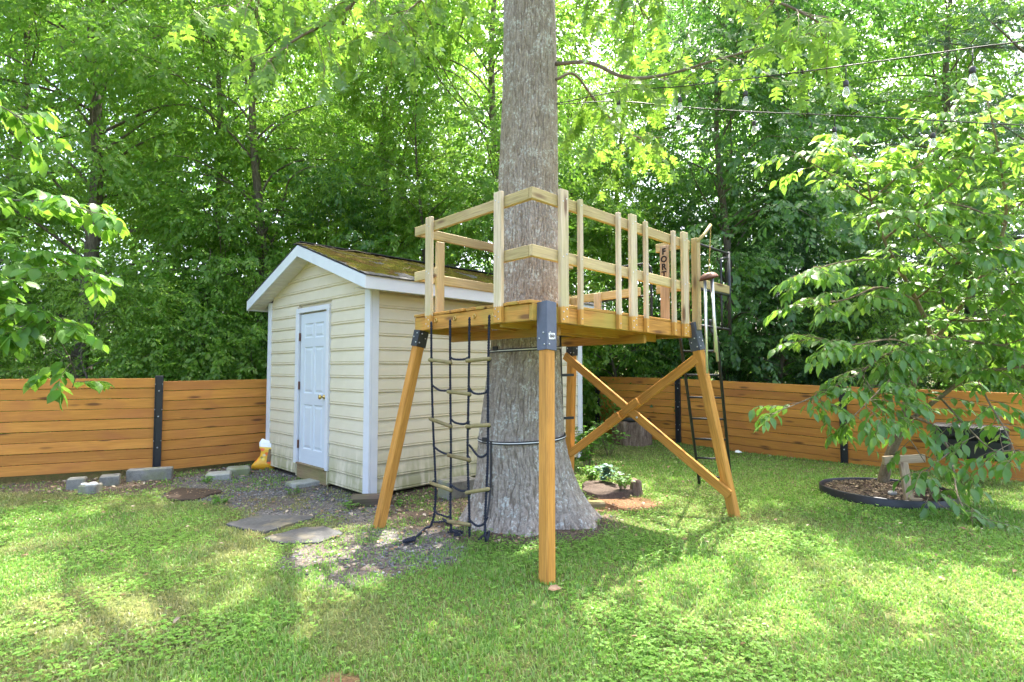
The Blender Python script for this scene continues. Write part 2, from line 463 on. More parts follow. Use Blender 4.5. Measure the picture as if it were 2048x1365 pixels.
def ground_mat():
    m, nt, b = nmat('lawn and earth')
    v = coords(nt, (1, 1, 1), False)
    n1 = noise(nt, v, 1.1, 5, .3); n2 = noise(nt, v, 22, 5, .3, .65); n3 = noise(nt, v, 90, 3)
    lawn = ramp(nt, n2, [(.3, (.07, .09, .028)), (.55, (.12, .14, .045)), (.75, (.21, .19, .09))])
    earth = ramp(nt, n2, [(.3, (.065, .048, .035)), (.55, (.12, .092, .068)), (.75, (.21, .165, .125))])
    vo = nd(nt, 'TexVoronoi', Scale=48.0); L(nt, v, vo.inputs['Vector'])
    sep = nd(nt, 'SeparateColor'); L(nt, vo.outputs['Color'], sep.inputs[0])
    grav = ramp(nt, sep.outputs[0], [(.0, (.075, .072, .07)), (.6, (.165, .158, .15)), (1, (.28, .27, .255))])
    grav = mix(nt, ramp(nt, n1, [(.35, (.85,) * 3), (.62, (.25,) * 3)]), grav, earth)
    saw = ramp(nt, n2, [(.3, (.10, .05, .028)), (.7, (.25, .145, .08))])
    litter = ramp(nt, n3, [(.3, (.05, .04, .02)), (.6, (.13, .10, .055)), (.8, (.24, .18, .10))])
    litter = mix(nt, ramp(nt, n2, [(.45, (0,) * 3), (.6, (.8,) * 3)]), litter, (.045, .085, .02))
    def att(nm):
        a = nd(nt, 'Attribute'); a.attribute_name = nm; return a.outputs['Fac']
    c = mix(nt, att('dirt'), lawn, earth); c = mix(nt, att('gravel'), c, grav); c = mix(nt, att('saw'), c, saw); c = mix(nt, att('wood_floor'), c, litter)
    L(nt, c, b.inputs['Base Color']); b.inputs['Roughness'].default_value = .95; b.inputs['Specular IOR Level'].default_value = .1
    bump(nt, b, math_(nt, 'ADD', n2, math_(nt, 'MULTIPLY', vo.outputs['Distance'], 1.2)), .7, .02)
    return m
M_ground = ground_mat()
def moss_mat():
    m, nt, b = nmat('roof moss')
    v = coords(nt, (1, 1, 1), False)
    f = noise(nt, v, 2.6, 5, .8, .6); f2 = noise(nt, v, 24, 4)
    c = ramp(nt, f, [(.32, (.085, .045, .018)), (.45, (.075, .058, .014)), (.56, (.085, .08, .010)), (.7, (.045, .055, .008))])
    c = mix(nt, .6, c, ramp(nt, f2, [(.35, (.6,) * 3), (.65, (1.15,) * 3)]), 'MULTIPLY')
    L(nt, c, b.inputs['Base Color']); b.inputs['Roughness'].default_value = 1; b.inputs['Specular IOR Level'].default_value = .05
    bump(nt, b, f2, 1.0, .03)
    return m
M_moss = moss_mat()
M_mulch = stone_mat('bark mulch', (.04, .028, .022), (.12, .085, .065), scale=40)
M_chip = leaf_mat('mulch chips', [(.05, .032, .025), (.1, .07, .05), (.16, .12, .08), (.3, .24, .15)], [(.02, .015, .01)] * 4, .05, .03)
M_slab = stone_mat('dark brown slab', (.035, .024, .017), (.085, .058, .04), scale=14, rough=.75)
m_, nt_, b_ = nmat('clear glass'); b_.inputs['Transmission Weight'].default_value = .8; b_.inputs['Roughness'].default_value = .03; b_.inputs['Base Color'].default_value = (.97, .98, 1, 1); b_.inputs['IOR'].default_value = 1.25
M_glass = m_

# ------------------------------------------------------------------ zones of the ground
def inpoly(P, poly):
    x, y = P[:, 0], P[:, 1]; r = np.zeros(len(P), bool); n = len(poly)
    for i in range(n):
        x0, y0 = poly[i]; x1, y1 = poly[(i + 1) % n]
        if y0 == y1: continue
        r ^= ((y0 > y) != (y1 > y)) & (x < (x1 - x0) * (y - y0) / (y1 - y0) + x0)
    return r
def pxpoly(l): return [tuple(gnd(*p)[:2]) for p in l]
G1 = pxpoly([(548, 922), (440, 940), (350, 962), (330, 990), (430, 1005), (520, 1035), (640, 1040), (760, 1070), (745, 998)])
G2 = pxpoly([(545, 1095), (640, 1062), (760, 1066), (905, 1052), (885, 1130), (700, 1172), (590, 1150)])
D1 = pxpoly([(-60, 985), (-60, 940), (320, 925), (548, 895), (548, 930), (440, 950), (300, 990), (150, 990)])
D2 = pxpoly([(735, 985), (900, 960), (1010, 1040), (960, 1075), (830, 1085), (730, 1040)])
TR = (.17, 5.72)
SAW = gnd(1238, 1008)
FL = [(-6.67, 7.23), (-5.05, 7.97), (-3.55, 9.15)]                    # left fence line
FR = [(1.90, 12.20), (3.25, 10.85), (5.27, 8.86), (7.45, 6.72)]       # right fence line
yard_poly = [FL[0], FL[1], FL[2], (-1.0, 11.8), FR[0], FR[1], FR[2], FR[3], (9, 5.2), (9, -8), (-9, -8), (-9, 6.2)]
W1 = pxpoly([(90, 1180), (330, 1190), (440, 1270), (260, 1310), (60, 1270)])
W2 = pxpoly([(560, 1170), (820, 1190), (800, 1300), (640, 1320)])
W3 = pxpoly([(630, 1380), (660, 1345), (720, 1345), (750, 1380)])
W4 = pxpoly([(0, 990), (110, 985), (140, 1015), (0, 1020)])
def zones(P):
    P = np.asarray(P, float)
    n = np.column_stack([fbm(np.column_stack([P * 1.7, np.zeros(len(P))]), 3), fbm(np.column_stack([P * 1.7, np.ones(len(P)) * 7]), 5)]) - .5
    g = 0; d = 0
    for k in range(5):
        Q = P + n * .55 + np.array([math.cos(k * 1.257), math.sin(k * 1.257)]) * .09
        g = g + (inpoly(Q, G1) | inpoly(Q, G2)) / 5.0
        d = d + (inpoly(Q, D1) | inpoly(Q, D2)) / 5.0
    ht = np.hypot(P[:, 0] - TR[0], P[:, 1] - TR[1]) + n[:, 0] * .35
    d = np.maximum(d, np.clip((.98 - ht) / .22, 0, 1))
    sw = np.hypot((P[:, 0] - SAW.x) / .48, (P[:, 1] - SAW.y) / .42) + n[:, 1] * .9
    s = np.clip((1.15 - sw) / .3, 0, 1)
    wf = np.where(inpoly(P, yard_poly), 0.0, 1.0)
    dry = fbm(np.column_stack([P * .9, np.zeros(len(P)) + 3]), 21)
    left = np.clip((1.1 - P[:, 0]) / 2.5, 0, 1)
    dry = np.clip((dry - .50 + .10 * left) * 3.0, 0, .75) * (.4 + .6 * left)
    wv = 0; w3 = 0
    for k in range(5):
        Q = P + n * .5 + np.array([math.cos(k * 1.257), math.sin(k * 1.257)]) * .08
        wv = wv + (inpoly(Q, W1) | inpoly(Q, W2) | inpoly(Q, W4)) / 5.0; w3 = w3 + inpoly(P + n * .25, W3) / 5.0
    dry = np.minimum(dry + .55 * wv, .9)
    s = np.maximum(s, w3 * .85)
    return g, d, s, wf, dry

def axis(lo, hi, step, far):
    a = list(np.arange(lo, hi + 1e-6, step)); s = step; l = [a[0]]; r = [a[-1]]
    while r[-1] < far: s *= 1.35; r.append(r[-1] + s); l.append(l[-1] - s)
    return np.array(l[:0:-1] + a + r[1:])
xs, ys = axis(-8.5, 8.5, .09, 160), axis(1.5, 13, .09, 160)
GX, GY = np.meshgrid(xs, ys); P2 = np.column_stack([GX.ravel(), GY.ravel()])
gzv = gz(P2[:, 0], P2[:, 1]) + (fbm(np.column_stack([P2 * .8, np.zeros(len(P2))]), 9) - .5) * .03 * (np.hypot(P2[:, 0], P2[:, 1]) < 14)
nx, ny = len(xs), len(ys)
idx = np.arange(nx * ny).reshape(ny, nx)
FQ = np.column_stack([idx[:-1, :-1].ravel(), idx[:-1, 1:].ravel(), idx[1:, 1:].ravel(), idx[1:, :-1].ravel()])
gm = big_mesh('ground', np.column_stack([P2, gzv]), FQ, M_ground, True)
for nm, arr in zip(('gravel', 'dirt', 'saw', 'wood_floor'), zones(P2)[:4]):
    a = gm.attributes.new(nm, 'FLOAT', 'POINT'); a.data.foreach_set('value', np.asarray(arr, np.float32))
tag(put(bpy.data.objects.new('ground', gm)), kind='structure')
def ground_z(x, y):
    x = np.atleast_1d(np.asarray(x, float)); y = np.atleast_1d(np.asarray(y, float)); P = np.column_stack([x, y])
    return gz(x, y) + (fbm(np.column_stack([P * .8, np.zeros(len(P))]), 9) - .5) * .03

# ------------------------------------------------------------------ shed
SC = Vector((-1.645, 6.45, 0)); SA = Vector((-.712, .702, 0)); SB = Vector((.702, .712, 0)); UP = Vector((0, 0, 1))
SW, SL, OVE, OVG = 2.88, 3.96, .27, .23
shed = thing('garden_shed', SC + SA * SW / 2 + SB * SL / 2, 'cream sided garden shed with white door and mossy shingle roof', 'shed')
WT = 2.40; RISE = .60; COURSE = .1668
EAVE_T, EAVE_B = 2.535, 2.385
def sp(u, v, z): return SC + SA * u + SB * v + UP * z
def roof_z(u): return EAVE_T + RISE * (1 - abs(u - SW/2) / (SW/2 + OVE))
# solid core behind the siding (walls and gables)
core = MB()
ins = .035
cz = [(ins, WT - .02), (SW - ins, WT - .02)]
prof = [(ins, .03), (SW - ins, .03), (SW - ins, 2.485), (SW/2, 2.485 + .50), (ins, 2.485)]
V = [sp(u, v, z) for v in (ins, SL - ins) for (u, z) in prof]
n5 = 5
core.add(V, [(0, 1, 2, 3, 4), (9, 8, 7, 6, 5)] + [(i, i + 5, (i + 1) % 5 + 5, (i + 1) % 5) for i in range(5)])
part('wall', core.mesh('wall', M_siding), shed, WM[shed].copy() @ WM[shed].inverted())
def siding_run(org, dx, nrm, spans):
    """spans: list of (x0, x1, z0); a course with the double shadow line at its foot"""
    cache = {}
    for (x0, x1, z0, z1) in spans:
        key = (round(x1 - x0, 3), round(z1 - z0, 4))
        if key not in cache:
            Lh, h = x1 - x0, z1 - z0
            prof = [(0, .006), (.010, .022), (.019, .023), (.024, .012), (.030, .012), (.038, .020), (h * .72, .012), (h, .004)]
            V = []; Fs = []
            for X in (0, Lh):
                V += [(X, -y, z) for z, y in prof] + [(X, .03, h), (X, .03, 0)]
            n = len(prof) + 2
            for i in range(n): Fs.append((i, i + n, (i + 1) % n + n, (i + 1) % n)[::-1])
            Fs.append(tuple(range(n))); Fs.append(tuple(range(n, 2*n))[::-1])
            cache[key] = MB().add(V, Fs).mesh('siding_plank', M_siding)
        M = frame(org + dx * x0 + UP * z0, dx, UP)
        part('siding_plank', cache[key], shed, M)
# front (gable) face: local x runs from the far-left corner to the near corner so that -y faces the viewer
DL, DR = SW - 1.905, SW - .935                  # door trim edges measured from the left corner
dxF = -SA; oF = sp(SW, 0, 0)
spF = []; z = .045; k = 0
while z < 2.30:
    h = COURSE
    if z < 2.25:
        spF += [(.06, DL, z, z + h), (DR, SW - .06, z, z + h)]
    z += h; k += 1
ztop = z
siding_run(oF, dxF, -SB, spF)
# gable courses, cut to the roof slope
z = ztop
while z < 3.0:
    half0 = max(0, (roof_z(SW/2) - .125 - z)) / (RISE / (SW/2 + OVE)); half1 = max(0, (roof_z(SW/2) - .125 - z - COURSE)) / (RISE / (SW/2 + OVE))
    half0 = min(half0, SW/2 - .06); half1 = min(half1, SW/2 - .06)
    if half0 < .05: break
    prof = [(0, .006), (.010, .022), (.019, .023), (.024, .012), (.030, .012), (.038, .020), (COURSE, .004)]
    V = []; Fs = []
    for s in (-1, 1):
        for zz, y in prof + [(COURSE, -.03), (0, -.03)]:
            hh = half0 + (half1 - half0) * zz / COURSE
            V.append((s * hh, -y, zz))
    n = len(prof) + 2
    for i in range(n): Fs.append((i, i + n, (i + 1) % n + n, (i + 1) % n)[::-1])
    part('siding_plank', MB().add(V, Fs).mesh('siding_plank', M_siding), shed, frame(sp(SW/2, 0, z), dxF, UP))
    z += COURSE
# right long face
spR = []; z = .045
while z < 2.36:
    spR.append((.06, SL - .06, z, min(z + COURSE, 2.395))); z += COURSE
siding_run(sp(0, 0, 0), SB, SA, spR)
# corner trims
def corner(u, v, du, dv):
    mb = MB()
    M = frame(sp(u, v, 0), SA * du, UP)
    s = 1 if (Vector(M.col[1][:3]).dot(SB * dv) > 0) else -1
    mb.box((-.028, -.028, .03), (.095, 0, 2.49), .004) if s > 0 else mb.box((-.028, 0, .03), (.095, .028, 2.49), .004)
    mb.box((-.028, .001, .03), (0, .095, 2.49), .004) if s > 0 else mb.box((-.028, -.095, .03), (0, -.001, 2.49), .004)
    part('corner_trim', mb.mesh('corner_trim', M_white), shed, M)
corner(0, 0, 1, 1); corner(SW, 0, -1, 1); corner(0, SL, 1, -1)
# door
def fdoor(x, y, z): return oF + dxF * x + SB * y + UP * z
d0, d1 = SW - 1.80, SW - 1.012
part('door_trim', MB().box((0, -.045, 0), (.095, .02, 2.06), .004).mesh('door_trim', M_white), shed, frame(fdoor(DL, 0, .20), dxF, UP))
part('door_trim', MB().box((0, -.045, 0), (.072, .02, 2.06), .004).mesh('door_trim', M_white), shed, frame(fdoor(d1 + .003, 0, .20), dxF, UP))
part('door_trim', MB().box((0, -.042, 0), (DR - DL, .02, .065), .004).mesh('door_trim', M_white), shed, frame(fdoor(DL, 0, 2.2615), dxF, UP))
part('trim_strip', MB().box((0, -.032, 0), (.03, .02, .165), .002).mesh('trim_strip', M_siding), shed, frame(fdoor(DL + .055, 0, .03), dxF, UP))
part('trim_strip', MB().box((0, -.032, 0), (.03, .02, .165), .002).mesh('trim_strip', M_siding), shed, frame(fdoor(DR - .03, 0, .03), dxF, UP))
DW, DH = d1 - d0 - .008, 2.03
db = MB()
xc = [0, .115, .345, .445, .675, DW]
# door slab with six recessed fields: build as a grid of quads
pan = [(.115, .365), (DW - .365, DW - .115)]; rows = [(.20, .80), (.95, 1.58), (1.70, 1.90)]
gx = sorted({0, DW, *[v for p in pan for v in p]}); gzs = sorted({0, DH, *[v for r in rows for v in r]})
for i in range(len(gx) - 1):
    for j in range(len(gzs) - 1):
        rec = any(abs(gx[i] - p[0]) < 1e-6 for p in pan) and any(abs(gzs[j] - r[0]) < 1e-6 for r in rows)
        if not rec:
            db.add([(gx[i], -.0, gzs[j]), (gx[i+1], 0, gzs[j]), (gx[i+1], 0, gzs[j+1]), (gx[i], 0, gzs[j+1])], [(0, 1, 2, 3)])
        else:
            x0, x1, z0, z1 = gx[i], gx[i+1], gzs[j], gzs[j+1]
            rings = [(0, 0), (.012, .012), (.026, .012), (.05, .003)]
            V = []
            for (o, dpt) in rings: V += [(x0 + o, dpt, z0 + o), (x1 - o, dpt, z0 + o), (x1 - o, dpt, z1 - o), (x0 + o, dpt, z1 - o)]
            Fs = [(r*4 + a, r*4 + (a+1) % 4, r*4 + 4 + (a+1) % 4, r*4 + 4 + a) for r in range(3) for a in range(4)] + [(12, 13, 14, 15)]
            db.add(V, Fs)
db.box((0, .0125, 0), (DW, .04, DH))
door = part('door', db.mesh('door', M_door), shed, frame(fdoor(d0 + .004, -.012, .212), dxF, UP))
for hz in (.25, 1.05, 1.72):
    part('hinge', MB().box((-.014, -.024, -.055), (.006, -.004, .055), .002).mesh('hinge', M_rust), door, frame(fdoor(d0 + .004, -.012, .212 + hz), dxF, UP))
kb = MB()
kp = [(0, .0), (.03, .0), (.028, .012), (.012, .018), (.012, .045), (.026, .05), (.031, .062), (.026, .074), (.0, .08)]
V = []; 
for r_, y_ in kp:
    for a in range(14): V.append((max(r_, .0005) * math.cos(2*PI*a/14), -y_, max(r_, .0005) * math.sin(2*PI*a/14)))
kb.add(V, [(i*14 + a, i*14 + (a+1) % 14, (i+1)*14 + (a+1) % 14, (i+1)*14 + a) for i in range(len(kp)-1) for a in range(14)], True)
part('knob', kb.mesh('knob', M_brass), door, frame(fdoor(d1 - .075, -.012, 1.13), dxF, UP))
part('threshold', MB().box((0, -.03, 0), (DR - DL - .12, .03, .185), .006).mesh('threshold', M_board), shed, frame(fdoor(DL + .088, 0, .01), dxF, UP))
part('threshold_lip', MB().box((0, -.055, 0), (DR - DL - .15, .02, .02), .003).mesh('threshold_lip', M_board), shed, frame(fdoor(DL + .1, 0, .1985), dxF, UP))
# roof: deck plates, fascia, soffit panels, shingles
SLOPE = RISE / (SW/2 + OVE); SLEN = math.hypot(RISE, SW/2 + OVE)
for side in (0, 1):
    ue = -OVE if side == 0 else SW + OVE
    mb = MB()
    e0 = sp(ue, -OVG, EAVE_T); e1 = sp(ue, SL + OVG, EAVE_T); r0 = sp(SW/2, -OVG, EAVE_T + RISE); r1 = sp(SW/2, SL + OVG, EAVE_T + RISE)
    dn = UP * .03
    V = [e0, e1, r1, r0, e0 - dn, e1 - dn, r1 - dn, r0 - dn]
    Fs = [(0,1,2,3),(4,7,6,5),(0,4,5,1),(1,5,6,2),(2,6,7,3),(3,7,4,0)]
    mb.add(V, Fs); part('roof_deck', mb.mesh('roof_deck', M_shingle), shed)
    # rake fascia on the gable
    ft = UP * .146
    mb = MB(); inset = SB * .02
    a = e0 - dn * .2 - SB * .02; b2 = r0 - dn * .2 - SB * .02
    V = [a, b2, b2 - ft, a - ft * .97]; V = V + [v + inset for v in V]
    mb.add(V, [(0,1,2,3),(4,7,6,5),(0,4,5,1),(1,5,6,2),(2,6,7,3),(3,7,4,0)])
    part('rake_board', mb.mesh('rake_board', M_fascia), shed)
    # eave fascia
    s = -1 if side == 0 else 1
    o2 = SA * s * .02
    mb = MB(); a = e0 - dn * .2 - SB * .02 + o2 * .1; b2 = e1 - dn * .2 + o2 * .1
    V = [a, b2, b2 - ft, a - ft]; V = V + [v + o2 for v in V]
    mb.add(V, [(0,1,2,3),(4,7,6,5),(0,4,5,1),(1,5,6,2),(2,6,7,3),(3,7,4,0)])
    part('fascia', mb.mesh('fascia', M_white), shed)
# soffit: side eave panels (right) and sloped rake panels (left gable + right gable)
def soffit_panel(p0, p1, p2, p3, nrm):
    mb = MB(); 
    ridge = nrm * .008
    q = lambda s, t: (p0 * (1-s) + p1 * s) * (1-t) + (p3 * (1-s) + p2 * s) * t
    V = []
    st = [0, .08, .16, .48, .56, .92, 1]; hh = [0, 1, 0, 0, 1, 0, 0]
    for s, h in zip(st, hh): V += [q(s, 0) + ridge * h, q(s, 1) + ridge * h]
    mb.add(V, [(2*i, 2*i+2, 2*i+3, 2*i+1) for i in range(len(st) - 1)])
    part('soffit_panel', mb.mesh('soffit_panel', M_soffit), shed)
npan = 24
for i in range(npan):
    v0 = -OVG + (SL + 2*OVG) * i / npan; v1 = -OVG + (SL + 2*OVG) * (i + 1) / npan
    soffit_panel(sp(-OVE, v0, 2.415), sp(-OVE, v1, 2.415), sp(0.0, v1, 2.415), sp(0.0, v0, 2.415), -UP)
npan = 17
for side in (0, 1):
    for i in range(npan):
        t0, t1 = i / npan, (i + 1) / npan
        ue = -OVE if side == 0 else SW + OVE
        f = lambda t: ue + (SW/2 - ue) * t
        zz = lambda t: EAVE_T - .125 + RISE * t
        soffit_panel(sp(f(t0), -OVG, zz(t0)), sp(f(t1), -OVG, zz(t1)), sp(f(t1), .0, zz(t1)), sp(f(t0), .0, zz(t0)), -UP)
# shingles: the slope towards the lawn, tab by tab
sdir = (sp(SW/2, 0, EAVE_T + RISE) - sp(-OVE, 0, EAVE_T)).normalized()
snrm = SB.cross(sdir).normalized()
if snrm.z < 0: snrm = -snrm
shv = []
for kx in range(4):
    wd = .305
    V, Fs = cbox((0.002, -.02, 0), (wd - .004, .165, .007), .0)
    V = [(x, y - (.006 * random.random() if y < 0 else 0), z_ * (1.0 if y > 0 else 1.6)) for x, y, z_ in V]
    shv.append(MB().add(V, Fs).mesh('shingle', M_shingle))
rows_n = int(SLEN / .145)
for r_ in range(rows_n):
    off = (r_ % 2) * .15
    x = -OVG - .02 - off
    while x < SL + OVG - .05:
        x0 = max(x, -OVG - .025)
        p = sp(-OVE - .025, 0, EAVE_T - .006) + sdir * (r_ * .145) + SB * x0 + snrm * (.004 + .003 * random.random())
        part('shingle', random.choice(shv), shed, frame(p, SB, snrm) @ Matrix.Rotation(.035 + .02 * random.random(), 4, 'X'))
        x += .305
part('ridge_cap', MB().box((0, -.12, 0), (SL + 2*OVG + .04, 0, .012)).box((0, 0, -.001), (SL + 2*OVG + .04, .12, .011)).mesh('ridge_cap', M_shingle), shed, frame(sp(SW/2, -OVG - .02, EAVE_T + RISE + .018), SB, UP))
# far slope: one plain row of laps
lap = MB()
sdir2 = (sp(SW/2, 0, EAVE_T + RISE) - sp(SW + OVE, 0, EAVE_T)).normalized()
for r_ in range(rows_n):
    p = sp(SW + OVE + .02, -OVG - .02, EAVE_T) + sdir2 * (r_ * .145); q = p + SB * (SL + 2*OVG + .04); up2 = sdir2 * .16
    n2 = Vector((-snrm.x, -snrm.y, snrm.z))
    V = [p + n2*.016, q + n2*.016, q + up2 + n2*.006, p + up2 + n2*.006, p, q, q + up2, p + up2]
    lap.add(V, [(0,1,2,3),(4,7,6,5),(0,4,5,1),(1,5,6,2),(2,6,7,3),(3,7,4,0)])
part('shingle_courses', lap.mesh('shingle_courses', M_shingle), shed, None, None, 'stuff')
# moss cushions on the near slope
nm = 26000
t_ = RNG.random(nm); s_ = RNG.random(nm) * (SL + 2*OVG) - OVG
den = fbm(np.column_stack([s_ * 2.3, t_ * 3.6, np.zeros(nm)]), 40, 4)
keep = (den > .27 + .3 * np.clip((.16 - t_) / .16, 0, 1) + .35 * np.clip((t_ - .93) / .07, 0, 1)) & (t_ > .05)
t_, s_ = t_[keep], s_[keep]; nm = len(t_)
base = np.array(sp(-OVE, 0, EAVE_T)); P = base + np.outer(t_ * SLEN, np.array(sdir)) + np.outer(s_, np.array(SB)) + np.array(snrm) * .014
a1, a2, a3 = np.array(sdir), np.array(SB), np.array(snrm)
sz = .014 + .026 * RNG.random(nm) ** 2
ang = RNG.random(nm) * 2 * PI
V = np.zeros((nm, 5, 3))
for k in range(4):
    aa = ang + k * PI / 2
    V[:, k] = P + (np.cos(aa) * sz)[:, None] * a1 + (np.sin(aa) * sz * 1.2)[:, None] * a2
V[:, 4] = P + a3 * (sz * .75)[:, None]
b0 = np.arange(nm)[:, None] * 5
FM = np.concatenate([b0 + np.array([k, (k+1) % 4, 4]) for k in range(4)])
part('moss', big_mesh('moss', V.reshape(-1, 3), FM, M_moss, True), shed, None, None, 'stuff')
# fallen twigs on the roof
for i in range(9):
    s0, t0 = random.uniform(.0, 2.2), random.uniform(.3, .95)
    p = Vector(base) + sdir * (t0 * SLEN) + SB * s0 + snrm * .045
    d = (SB * random.uniform(-1, 1) + sdir * random.uniform(-1, 1)).normalized()
    pts = [p + d * (.12 * k) + snrm * random.uniform(-.01, .02) + SB * random.uniform(-.03, .03) for k in range(random.randint(3, 6))]
    o = part('twig', MB().tube(smooth_path(pts, 3), .004, 4).mesh('twig', M_bark3), None)
    tag(o, 'thin dry twig lying on the mossy shed roof', 'twig', 'twigs fallen on the shed roof')

# ------------------------------------------------------------------ fences
def fence(name, pts, label, zt, gap, posts, boards=9, bh=.1415):
    root = thing(name, (pts[0][0], pts[0][1], 0), label, 'fence')
    for i in range(len(pts) - 1):
        a, b = Vector((*pts[i], 0)), Vector((*pts[i+1], 0)); d = (b - a).normalized()
        za, zb = zt[i]
        for k in range(boards):
            dz = -(k + .5) * bh
            jig = random.uniform(-.0025, .0025)
            yb = random.uniform(-.004, .004)
            n = Vector((-d.y, d.x, 0))
            p0 = a + d * .03 + UP * (za + dz) + n * yb; p1 = b - d * .03 + UP * (zb + dz + jig) + n * yb
            beam('board', p0, p1, .028, bh - .0075, M_fence, root, c=.004)
    for i, (p, zp) in enumerate(posts):
        q = Vector((*p, 0))
        dirv = (Vector((*pts[min(i + 1, len(pts) - 1)], 0)) - Vector((*pts[max(i - 1, 0)], 0))).normalized() if len(pts) > 1 else Vector((1, 0, 0))
        n = Vector((-dirv.y, dirv.x, 0))
        if n.dot(q - Vector((0, 0, 0))) > 0: n = -n           # towards the viewer
        M = frame(q, dirv, UP); s = 1 if Vector(M.col[1][:3]).dot(n) > 0 else -1
        mb = MB(); mb.box((-.048, -.04, -.2), (.048, .04, zp), .004)
        for x in (-.05, .038): mb.box((x, min(.038*s, .066*s), -.2), (x + .012, max(.038*s, .066*s), zp - .005), .002)
        po = part('post', mb.mesh('post', M_black), root, M)
        for zb_ in (zp - .22, zp - .58, zp - 1.02):
            part('bolt', MB().tube([(0, .039*s, zb_), (0, .047*s, zb_)], .011, 8).mesh('bolt', M_bolt), po, M)
            for x in (-.044, .044): 
                part('screw', MB().tube([(x, .065*s, zb_ + .1), (x, .069*s, zb_ + .1)], .006, 6).mesh('screw', M_bolt), po, M)
    return root
ext = (FL[0][0] - 1.7, FL[0][1] - .77)
fence('board_fence', [ext, FL[1], FL[2]], 'orange stained horizontal board fence left of the shed with black steel post', [(1.365, 1.36), (1.315, 1.335)], 0, [(ext, 1.4), (FL[1], 1.395), (FL[2], 1.38)])
fence('board_fence', FR, 'shaded brown board fence on the right behind the fort and small tree', [(1.32, 1.305), (1.30, 1.21), (1.215, 1.15)], 0, [(FR[0], 1.33), (FR[1], 1.33), (FR[2], 1.24), (FR[3], 1.2)])

# ------------------------------------------------------------------ oak trunk
RP = [(-.15, .76), (0, .63), (.12, .565), (.28, .51), (.5, .468), (.8, .43), (1.28, .385), (1.73, .345), (2.1, .327), (3.16, .297), (5.1, .272), (7.5, .25), (10, .2), (14, .1)]
def trunk_r(z): return np.interp(z, [p[0] for p in RP], [p[1] for p in RP])
def trunk_c(z): return np.interp(z, [0, .8, 1.7, 3.2, 5.1, 14], [.17, .10, .135, .175, .195, .2]), np.interp(z, [0, 14], [5.72, 5.8])
oak = thing('oak_tree', (TR[0], TR[1], 0), 'big grey barked oak whose thick trunk rises through the wooden fort', 'tree')
na = 380
zl = np.concatenate([np.arange(-.12, 5.6, .0125), np.arange(5.6, 14, .12)])
A, Z = np.meshgrid(np.arange(na) / na * 2 * PI, zl)
Af, Zf = A.ravel(), Z.ravel()
R0 = trunk_r(Zf)
flare = np.clip((.75 - Zf) / .75, 0, 1) ** 2
lob = .13 * np.cos(3 * Af + .9) + .09 * np.cos(5 * Af + 2.1) + .07 * np.cos(8 * Af) + .04 * np.cos(13 * Af + 1)
R = R0 * (1 + flare * lob)
cs = np.column_stack([np.cos(Af), np.sin(Af)])
wrp = fbm(np.column_stack([cs * 2.6, Zf * 2.4]), 60, 3) * 7 + fbm(np.column_stack([cs * 9, Zf * 6]), 64, 2) * 5.5
fis = np.abs(np.sin(.5 * Af * 58 + wrp))                      # 0 in a fissure
fis2 = np.abs(np.sin(Zf * 36 + fbm(np.column_stack([cs * 14, Zf * 5]), 70, 2) * 16))
ridge = np.clip(fis * 1.7, 0, 1) * (.3 + .7 * np.clip(fis2 * 2.4, 0, 1))
big = fbm(np.column_stack([cs * 1.5, Zf * .9]), 75, 2) - .5
R = R + .014 * (ridge - .7) * (1 + .8 * flare) + big * .055 + (fbm(np.column_stack([cs * 22, Zf * 22]), 77, 2) - .5) * .008
cx, cy = trunk_c(Zf)
V = np.column_stack([cx + np.cos(Af) * R, cy + np.sin(Af) * R, Zf])
nz = len(zl); idx = np.arange(nz * na).reshape(nz, na); nxt = np.roll(idx, -1, 1)
FQ = np.column_stack([idx[:-1].ravel(), nxt[:-1].ravel(), nxt[1:].ravel(), idx[1:].ravel()])
tmesh = big_mesh('trunk', V, FQ, M_bark, True)
a = tmesh.attributes.new('ridge', 'FLOAT', 'POINT'); a.data.foreach_set('value', ridge.astype(np.float32))
part('trunk', tmesh, oak)

# ------------------------------------------------------------------ leaf machinery
def frames(D, Nn):
    X = D / np.linalg.norm(D, axis=1, keepdims=True)
    Y = np.cross(Nn, X); Y /= np.maximum(np.linalg.norm(Y, axis=1, keepdims=True), 1e-6)
    Zz = np.cross(X, Y)
    return X, Y, Zz
def kite_leaves(P, D, Nn, ln, wid=.3, curl=.08):
    X, Y, Zz = frames(D, Nn); n = len(P); l = ln[:, None]
    V = np.empty((n, 4, 3))
    V[:, 0] = P
    V[:, 1] = P + X * l * .42 + Y * l * wid + Zz * l * .05
    V[:, 2] = P + X * l - Zz * l * curl
    V[:, 3] = P + X * l * .42 - Y * l * wid + Zz * l * .05
    b = np.arange(n)[:, None] * 4
    return V.reshape(-1, 3), np.concatenate([b + np.array([0, 2, 1]), b + np.array([0, 3, 2])])
def hex_leaves(P, D, Nn, ln, wid=.26, curl=.1):
    """six-sided folded leaf, four triangles"""
    X, Y, Zz = frames(D, Nn); n = len(P); l = ln[:, None]
    V = np.empty((n, 6, 3))
    V[:, 0] = P
    V[:, 1] = P + X * l * .28 + Y * l * wid * .9 + Zz * l * .05
    V[:, 2] = P + X * l * .66 + Y * l * wid * .8 + Zz * l * .03
    V[:, 3] = P + X * l - Zz * l * curl
    V[:, 4] = P + X * l * .66 - Y * l * wid * .8 + Zz * l * .03
    V[:, 5] = P + X * l * .28 - Y * l * wid * .9 + Zz * l * .05
    b = np.arange(n)[:, None] * 6
    return V.reshape(-1, 3), np.concatenate([b + np.array(t) for t in ([0, 3, 1], [1, 3, 2], [0, 5, 3], [5, 4, 3])])
